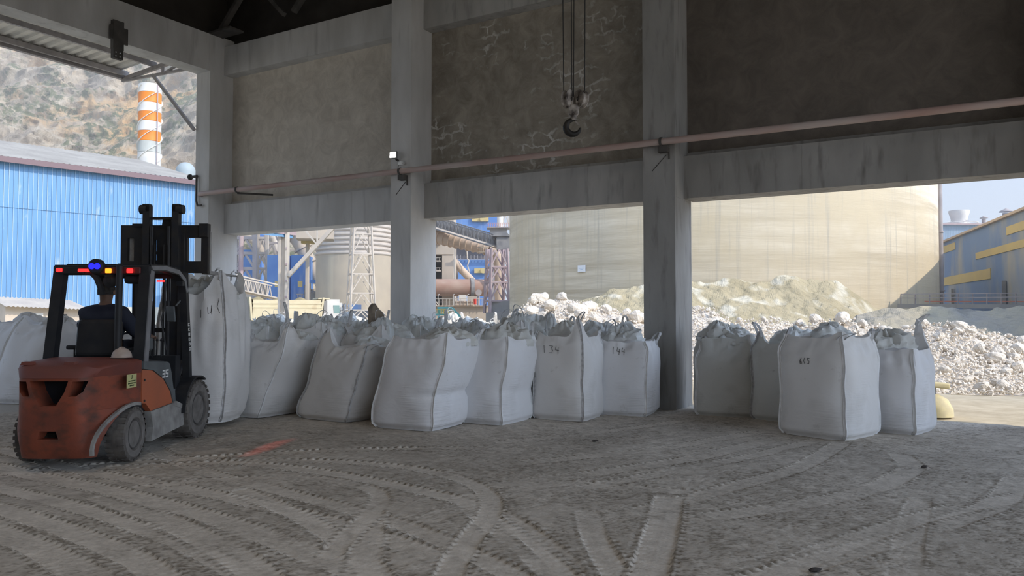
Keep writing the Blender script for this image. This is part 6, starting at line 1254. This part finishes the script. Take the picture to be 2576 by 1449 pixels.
# railing on the bank
t = grp('walkway_railing', 'thin grey tubular railing along the walkway above the earth bank', 'railing', at(2400, 768, 41)); ra_, rb_ = (2266, 764, 740, 44.0), (2700, 767, 736, 38.0)
for k in range(13):
    f = k / 12; x = ra_[0] + (rb_[0] - ra_[0]) * f; D = ra_[3] + (rb_[3] - ra_[3]) * f; part(bar_px(MB(), x, 766, x, ra_[2] + (rb_[2] - ra_[2]) * f, D, 0.05), 'post', steelb, t)
for dy in (0, 10): part(bar_px(MB(), 2266, 740 + dy, 2700, 736 + dy, 44.0, 0.045, 38.0), 'rail', steelb, t)
part(bar_px(MB(), 2262, 769, 2700, 772, 44.2, 0.5, 38.2, 0.22), 'walkway_kerb', conc3, t); part(bar_px(MB(), 2326, 758, 2700, 759, 44.6, 0.04, 38.6, 0.05), 'red_pipe', Mt('red_line', (0.5, 0.2, 0.14)), t)
# ---- right-hand blue and yellow hall
t = grp('industrial_hall', 'dusty blue hall with yellow window bands and a rising roof edge', 'building', onV(2480, 55)); w0 = onV(2367, 67.0); w1 = onV(2576, 45.0); wd = (w1 - w0).normalized(); wn = Vector((wd.y, -wd.x, 0))
WA, WB = -16.0, 52.0; wh = 7.55; wl_ = (w1 - w0).length
def wp(u, z, o_=0.0): q = w0 + wd * u + wn * o_; return Vector((q.x, q.y, z))
b = MB(); b.add([wp(WA, -.3), wp(WB, -.3), wp(WB, wh), wp(WA, wh), wp(WA, -.3, -22), wp(WB, -.3, -22), wp(WB, wh + 0.3, -22), wp(WA, wh + 0.3, -22)], [(0, 1, 2, 3), (4, 7, 6, 5), (0, 4, 5, 1), (1, 5, 6, 2), (2, 6, 7, 3), (3, 7, 4, 0)])
side = 1 if (CAMP - w0).dot(wn) > 0 else -1
if side < 0: b = MB(); b.add([wp(WA, -.3), wp(WB, -.3), wp(WB, wh), wp(WA, wh), wp(WA, -.3, 22), wp(WB, -.3, 22), wp(WB, wh + 0.3, 22), wp(WA, wh + 0.3, 22)], [(0, 1, 2, 3), (4, 7, 6, 5), (0, 4, 5, 1), (1, 5, 6, 2), (2, 6, 7, 3), (3, 7, 4, 0)])
part(b, 'hall_cladding', blue2, t)
def u_of(x):            # distance along the wall where the sight line of column x meets it
    d = _f0 + _r * ((x - CX) / F_PX); M = Matrix(((d.x, -wd.x), (d.y, -wd.y))); s = M.inverted() @ Vector((w0.x, w0.y)); return s[1]
def z_on(x, y): q = w0 + wd * u_of(x); return HCAM + (785.5 - y) / F_PX * (q.dot(_f0))
for (xa, ya, xb, yb, th_) in ((2350, 728, 2494, 701, 26), (2458, 648, 2640, 606, 22), (2350, 640, 2406, 627, 18), (2537, 586, 2680, 545, 26)):
    ua, ub = u_of(xa), u_of(xb); za = z_on(xb, yb); hb_ = th_ / F_PX * (w0 + wd * ub).dot(_f0) * 1.0
    b = MB(); o_ = 0.05 * side; b.add([wp(ua, za, o_), wp(ub, za, o_), wp(ub, za + hb_, o_), wp(ua, za + hb_, o_), wp(ua, za, 0), wp(ub, za, 0), wp(ub, za + hb_, 0), wp(ua, za + hb_, 0)], [(0, 1, 2, 3), (4, 7, 6, 5), (0, 4, 5, 1), (1, 5, 6, 2), (2, 6, 7, 3), (3, 7, 4, 0)]); part(b, 'yellow_band', yel, t)
part(MB().bar(wp(WA, wh + 0.02, 0.1 * side), wp(WB, wh + 0.02, 0.1 * side), 0.25, 0.16), 'roof_edge', beige, t)
part(MB().bar(wp(u_of(2533), 0, 0.15 * side), wp(u_of(2533), z_on(2533, 706), 0.15 * side), 0.22), 'down_pipe', gsteel, t); part(MB().bar(wp(u_of(2402), 0, 0.15 * side), wp(u_of(2402), z_on(2402, 726), 0.15 * side), 0.2), 'down_pipe', gsteel, t)
# ---- far building with cone stack and vents
t = grp('far_shed', 'pale blue ribbed shed far behind the right hall', 'shed', onV(2440, 112)); b = MB(); vbox(b, 2330, 2500, 564, 830, 112, 12); part(b, 'cladding', Mt('far_blue', (0.26, 0.38, 0.52), (0.32, 0.42, 0.54), scale=0.5, rough=0.7, wave=(4.0, 'X', 0.8)), t); b = MB(); vbox(b, 2330, 2502, 561, 565, 111.7, 13); part(b, 'roof_edge', steelp, t)
t = grp('cooling_stack', 'short white flared stack with a ring frame on the far shed roof', 'stack', at(2413, 563, 116)); sb_ = at(2413, 568, 116)
part(MB().lathe([(1.15, 0), (1.05, 0.5), (1.15, 1.2), (1.42, 2.0), (1.40, 2.28), (1.3, 2.28)], sb_, n=32), 'flared_shell', whitec, t)
part(MB().tube([sb_ + Vector((2.5 * math.cos(a), 2.5 * math.sin(a), 0.35)) for a in [2 * math.pi * k / 24 for k in range(24)]], 0.06, 6, closed=True), 'ring_walkway', whitec, t)
for k in range(8): a = 2 * math.pi * k / 8; part(MB().bar(sb_ + Vector((2.5 * math.cos(a), 2.5 * math.sin(a), 0.35)), sb_ + Vector((1.2 * math.cos(a), 1.2 * math.sin(a), 0.7 if k % 2 else 0.0)), 0.07), 'strut', whitec, t)
for x, y0, y1, r_, D, lab in ((2475, 548, 563, 0.28, 113, 'lower of the two small capped roof vents beside the white stack'), (2531, 533, 552, 0.32, 75, 'taller capped roof vent above the right hall roof edge')):
    t = grp('roof_vent', lab, 'vent', at(x, y1, D), 'capped roof vents'); part(MB().cyl(at(x, y1 + 8, D), at(x, y0 + 3, D), r_, n=14), 'vent_pipe', steelb, t); part(MB().lathe([(r_ * 2, 0), (r_ * 1.9, 0.06), (0.02, 0.35)], at(x, y0 + 3, D) + _u * 0.12, n=14), 'vent_cap', steelb, t)

# ---- rubble heap in the yard
pale = Mt('pale_limestone_gravel', (0.76, 0.69, 0.59), (0.62, 0.55, 0.47), scale=1.6, rough=1, c3=(0.70, 0.66, 0.61), s3=4.0, bump=1.0, bscale=7, dist=0.12)
crest = [(1180, 835), (1235, 812), (1285, 785), (1330, 752), (1350, 748), (1420, 748), (1450, 752), (1520, 768), (1560, 780), (1620, 796), (1690, 786), (1745, 766), (1800, 774), (1850, 805), (1900, 797), (1960, 798), (2000, 812), (2060, 800), (2150, 800), (2240, 824), (2330, 808), (2420, 812), (2500, 832), (2576, 846), (2700, 870), (2900, 900)]
D0 = lambda x: np.interp(x, [1180, 1500, 1740, 2100, 2900], [19.5, 19.0, 18.5, 16.4, 15.0]); D1 = lambda x: np.interp(x, [1180, 1350, 1740, 2100, 2400, 2900], [25, 25, 23.5, 21, 19.5, 18.5]); D2 = lambda x: D1(x) + 6
hp_ = heap('rubble_heap', crest, D0, D1, D2, pale, 'long heap of crushed pale limestone rubble in the yard', 'rubble', 0.13, 21, 1170, 2900, 420, 60, 'stuff')
boulder_m = Mt('limestone_boulder', (0.80, 0.73, 0.63), (0.68, 0.61, 0.52), scale=3, rough=1, bump=0.6, bscale=6, dist=0.04)
bsrc = []
for k in range(6):
    b = MB(); P = []; nt_, nth_ = 9, 12; rb_ = random.Random(40 + k); pl = [(Vector((rb_.uniform(-1, 1), rb_.uniform(-1, 1), rb_.uniform(-1, 1))).normalized(), rb_.uniform(0.62, 0.85)) for _ in range(11)]
    for i in range(nt_ + 1):
        for j in range(nth_):
            a, th = math.pi * i / nt_, 2 * math.pi * j / nth_; p = Vector((math.sin(a) * math.cos(th), math.sin(a) * math.sin(th), math.cos(a)))
            for n_, d_ in pl:
                if p.dot(n_) > d_: p = p * (d_ / p.dot(n_))
            P.append(Vector((p.x, p.y * 0.85, p.z * 0.75)) * (1 + 0.12 * N3(p, 2.2, k)))
    b.grid(P, nt_ + 1, nth_, closed=True, smooth=False); me_o = b.build('boulder', boulder_m); bsrc.append(me_o)
def heap_z(x, D):
    d0, d1 = D0(x), D1(x); zc = HCAM + (785.5 - np.interp(x, [c[0] for c in crest], [c[1] for c in crest])) / F_PX * d1; q = (D - d0) / (d1 - d0); return max(0, zc * min(1, q)) - 0.08 if q <= 1 else zc * max(0, 1 - (D - d1) / 6) - 0.08
rnd = random.Random(77); bl = []
big = [(1345, .97, .42), (1415, 1.0, .36), (1300, .9, .36), (1385, .85, .30), (1480, .9, .45), (1560, .8, .34), (1600, .95, .3), (1510, .6, .4), (1440, .7, .28), (2500, .50, .36), (2460, .62, .30), (2560, .72, .34), (2050, .98, .36), (2120, .98, .4), (2010, 1.0, .26), (2410, .95, .34), (2440, .9, .25), (2360, .75, .28), (2540, .45, .22), (2570, .9, .3), (2420, .04, .12), (2280, .96, .22), (2230, .93, .26), (1860, 1.0, .2), (1920, .98, .18), (1780, .97, .15), (2170, .95, .28), (2400, .55, .16), (2480, .3, .14), (2520, .2, .13)]
_rb = random.Random(3)
big += [(_rb.uniform(1285, 1625), _rb.uniform(0.35, 1.0), _rb.uniform(0.26, 0.5)) for _ in range(34)]
for x, q, s_ in big: bl.append((x, q, s_ * 0.62))
while len(bl) < 250: x = rnd.uniform(1260, 2640); bl.append((x, rnd.uniform(0.0, 1.02) ** 0.8, rnd.choice([0.05, 0.06, 0.08, 0.10, 0.14]) * rnd.uniform(0.8, 1.3)))
for i, (x, q, s_) in enumerate(bl):
    src = bsrc[i % 6]; o = src if i < 6 else src.copy()
    if i >= 6: COL.objects.link(o)
    D = D0(x) + (D1(x) - D0(x)) * q; g = onV(x, D); o.location = (g.x, g.y, heap_z(x, D) + s_ * 0.35); o.rotation_euler = (rnd.uniform(-.6, .6), rnd.uniform(-.6, .6), rnd.uniform(0, 6.28)); o.scale = (s_, s_, s_)
    if s_ >= 0.15: tag(o, 'large pale limestone boulder on the crushed rubble heap in the yard', 'boulder', 'large boulders on the rubble heap')
    else: tag(o, 'fist-to-head sized pale stone lying on the crushed rubble heap', 'stone', 'smaller stones on the rubble heap')
# small stones as one mass
b = MB(); rs_ = random.Random(9)
for k in range(9500):
    x = rs_.uniform(1250, 2640); q = rs_.uniform(-0.03, 1.0); D = D0(x) + (D1(x) - D0(x)) * q; g = onV(x, D); s_ = rs_.choice([0.015, 0.02, 0.028, 0.036, 0.05]) * rs_.uniform(0.8, 1.2); z = heap_z(x, D) + s_ * 0.6 + rs_.uniform(0, 0.06); c = Vector((g.x, g.y, z))
    m_ = Euler((rs_.uniform(0, 3), rs_.uniform(0, 3), rs_.uniform(0, 3))).to_matrix(); V_ = [c + m_ @ (Vector(v) * s_ * rs_.uniform(0.7, 1.3)) for v in ((1, 0, 0), (-1, 0, 0), (0, 1, 0), (0, -1, 0), (0, 0, .8), (0, 0, -.8))]
    b.add(V_, [(0, 2, 4), (2, 1, 4), (1, 3, 4), (3, 0, 4), (2, 0, 5), (1, 2, 5), (3, 1, 5), (0, 3, 5)])
o = b.build('gravel', boulder_m, fix=False); origin_to(o, (-4, 18, 0)); tag(o, 'loose gravel scattered over the rubble heap', 'gravel', kind='stuff')
# pale yellow machine part by the last bag
g = onV(2366, 12.1); t = grp('yellow_bollard', 'pale yellow rounded base with a small seat-like top behind the last bag', 'bollard', g); py_ = Mt('pale_yellow_paint', (0.62, 0.56, 0.34), (0.50, 0.45, 0.30), scale=8, rough=0.7)
MB().lathe([(0.30, 0), (0.29, 0.12), (0.22, 0.26), (0.10, 0.33), (0.02, 0.34)], (-0.14, 0, -0.02), n=24).build('rounded_base', py_, t); MB().rbox((-0.1, 0.05, 0.46), (0.36, 0.26, 0.09), 0.03, rot=(0, R(6), PSI)).build('top_pad', py_, t); MB().cyl((-0.12, 0.03, 0.3), (-0.12, 0.03, 0.44), 0.04).build('stem', gsteel, t)
# dark crumbs of dirt on the floor
for i, (x, y) in enumerate(((2326, 1177), (2052, 1438), (1497, 1111))):
    o = bsrc[i].copy(); o.data = bsrc[i].data.copy(); o.data.materials.clear(); o.data.materials.append(Mt('dark_clod', (0.06, 0.05, 0.045), rough=1)); COL.objects.link(o); o.name = 'dirt_clod'; g = gz(x, y); o.location = (g.x, g.y, 0.012); o.scale = (0.05, 0.025, 0.02); o.rotation_euler = (0, 0, PSI + 0.3)
    for k_ in ('group', 'label', 'category'):
        if k_ in o: del o[k_]
    tag(o, ['small dark clod on the floor below the last bag', 'small dark clod at the bottom edge of the floor', 'tiny dark clod on the floor before the 134 bag'][i], 'clod')

# ---- dusty haze over the yard
hz = bpy.data.materials.new('dust_haze'); hz.use_nodes = True; n_ = hz.node_tree; n_.nodes.remove(n_.nodes['Principled BSDF']); vsn = n_.nodes.new('ShaderNodeVolumeScatter'); vsn.inputs['Density'].default_value = 0.0015; vsn.inputs['Anisotropy'].default_value = 0.35; vsn.inputs['Color'].default_value = (1.0, 0.95, 0.88, 1); n_.links.new(vsn.outputs[0], n_.nodes['Material Output'].inputs['Volume'])
o = MB().bb((-420, 16.0, -1.0), (110, 430, 105)).build('haze', hz); tag(o, 'thin sunlit dust haze over the yard and plant', 'haze', kind='stuff')
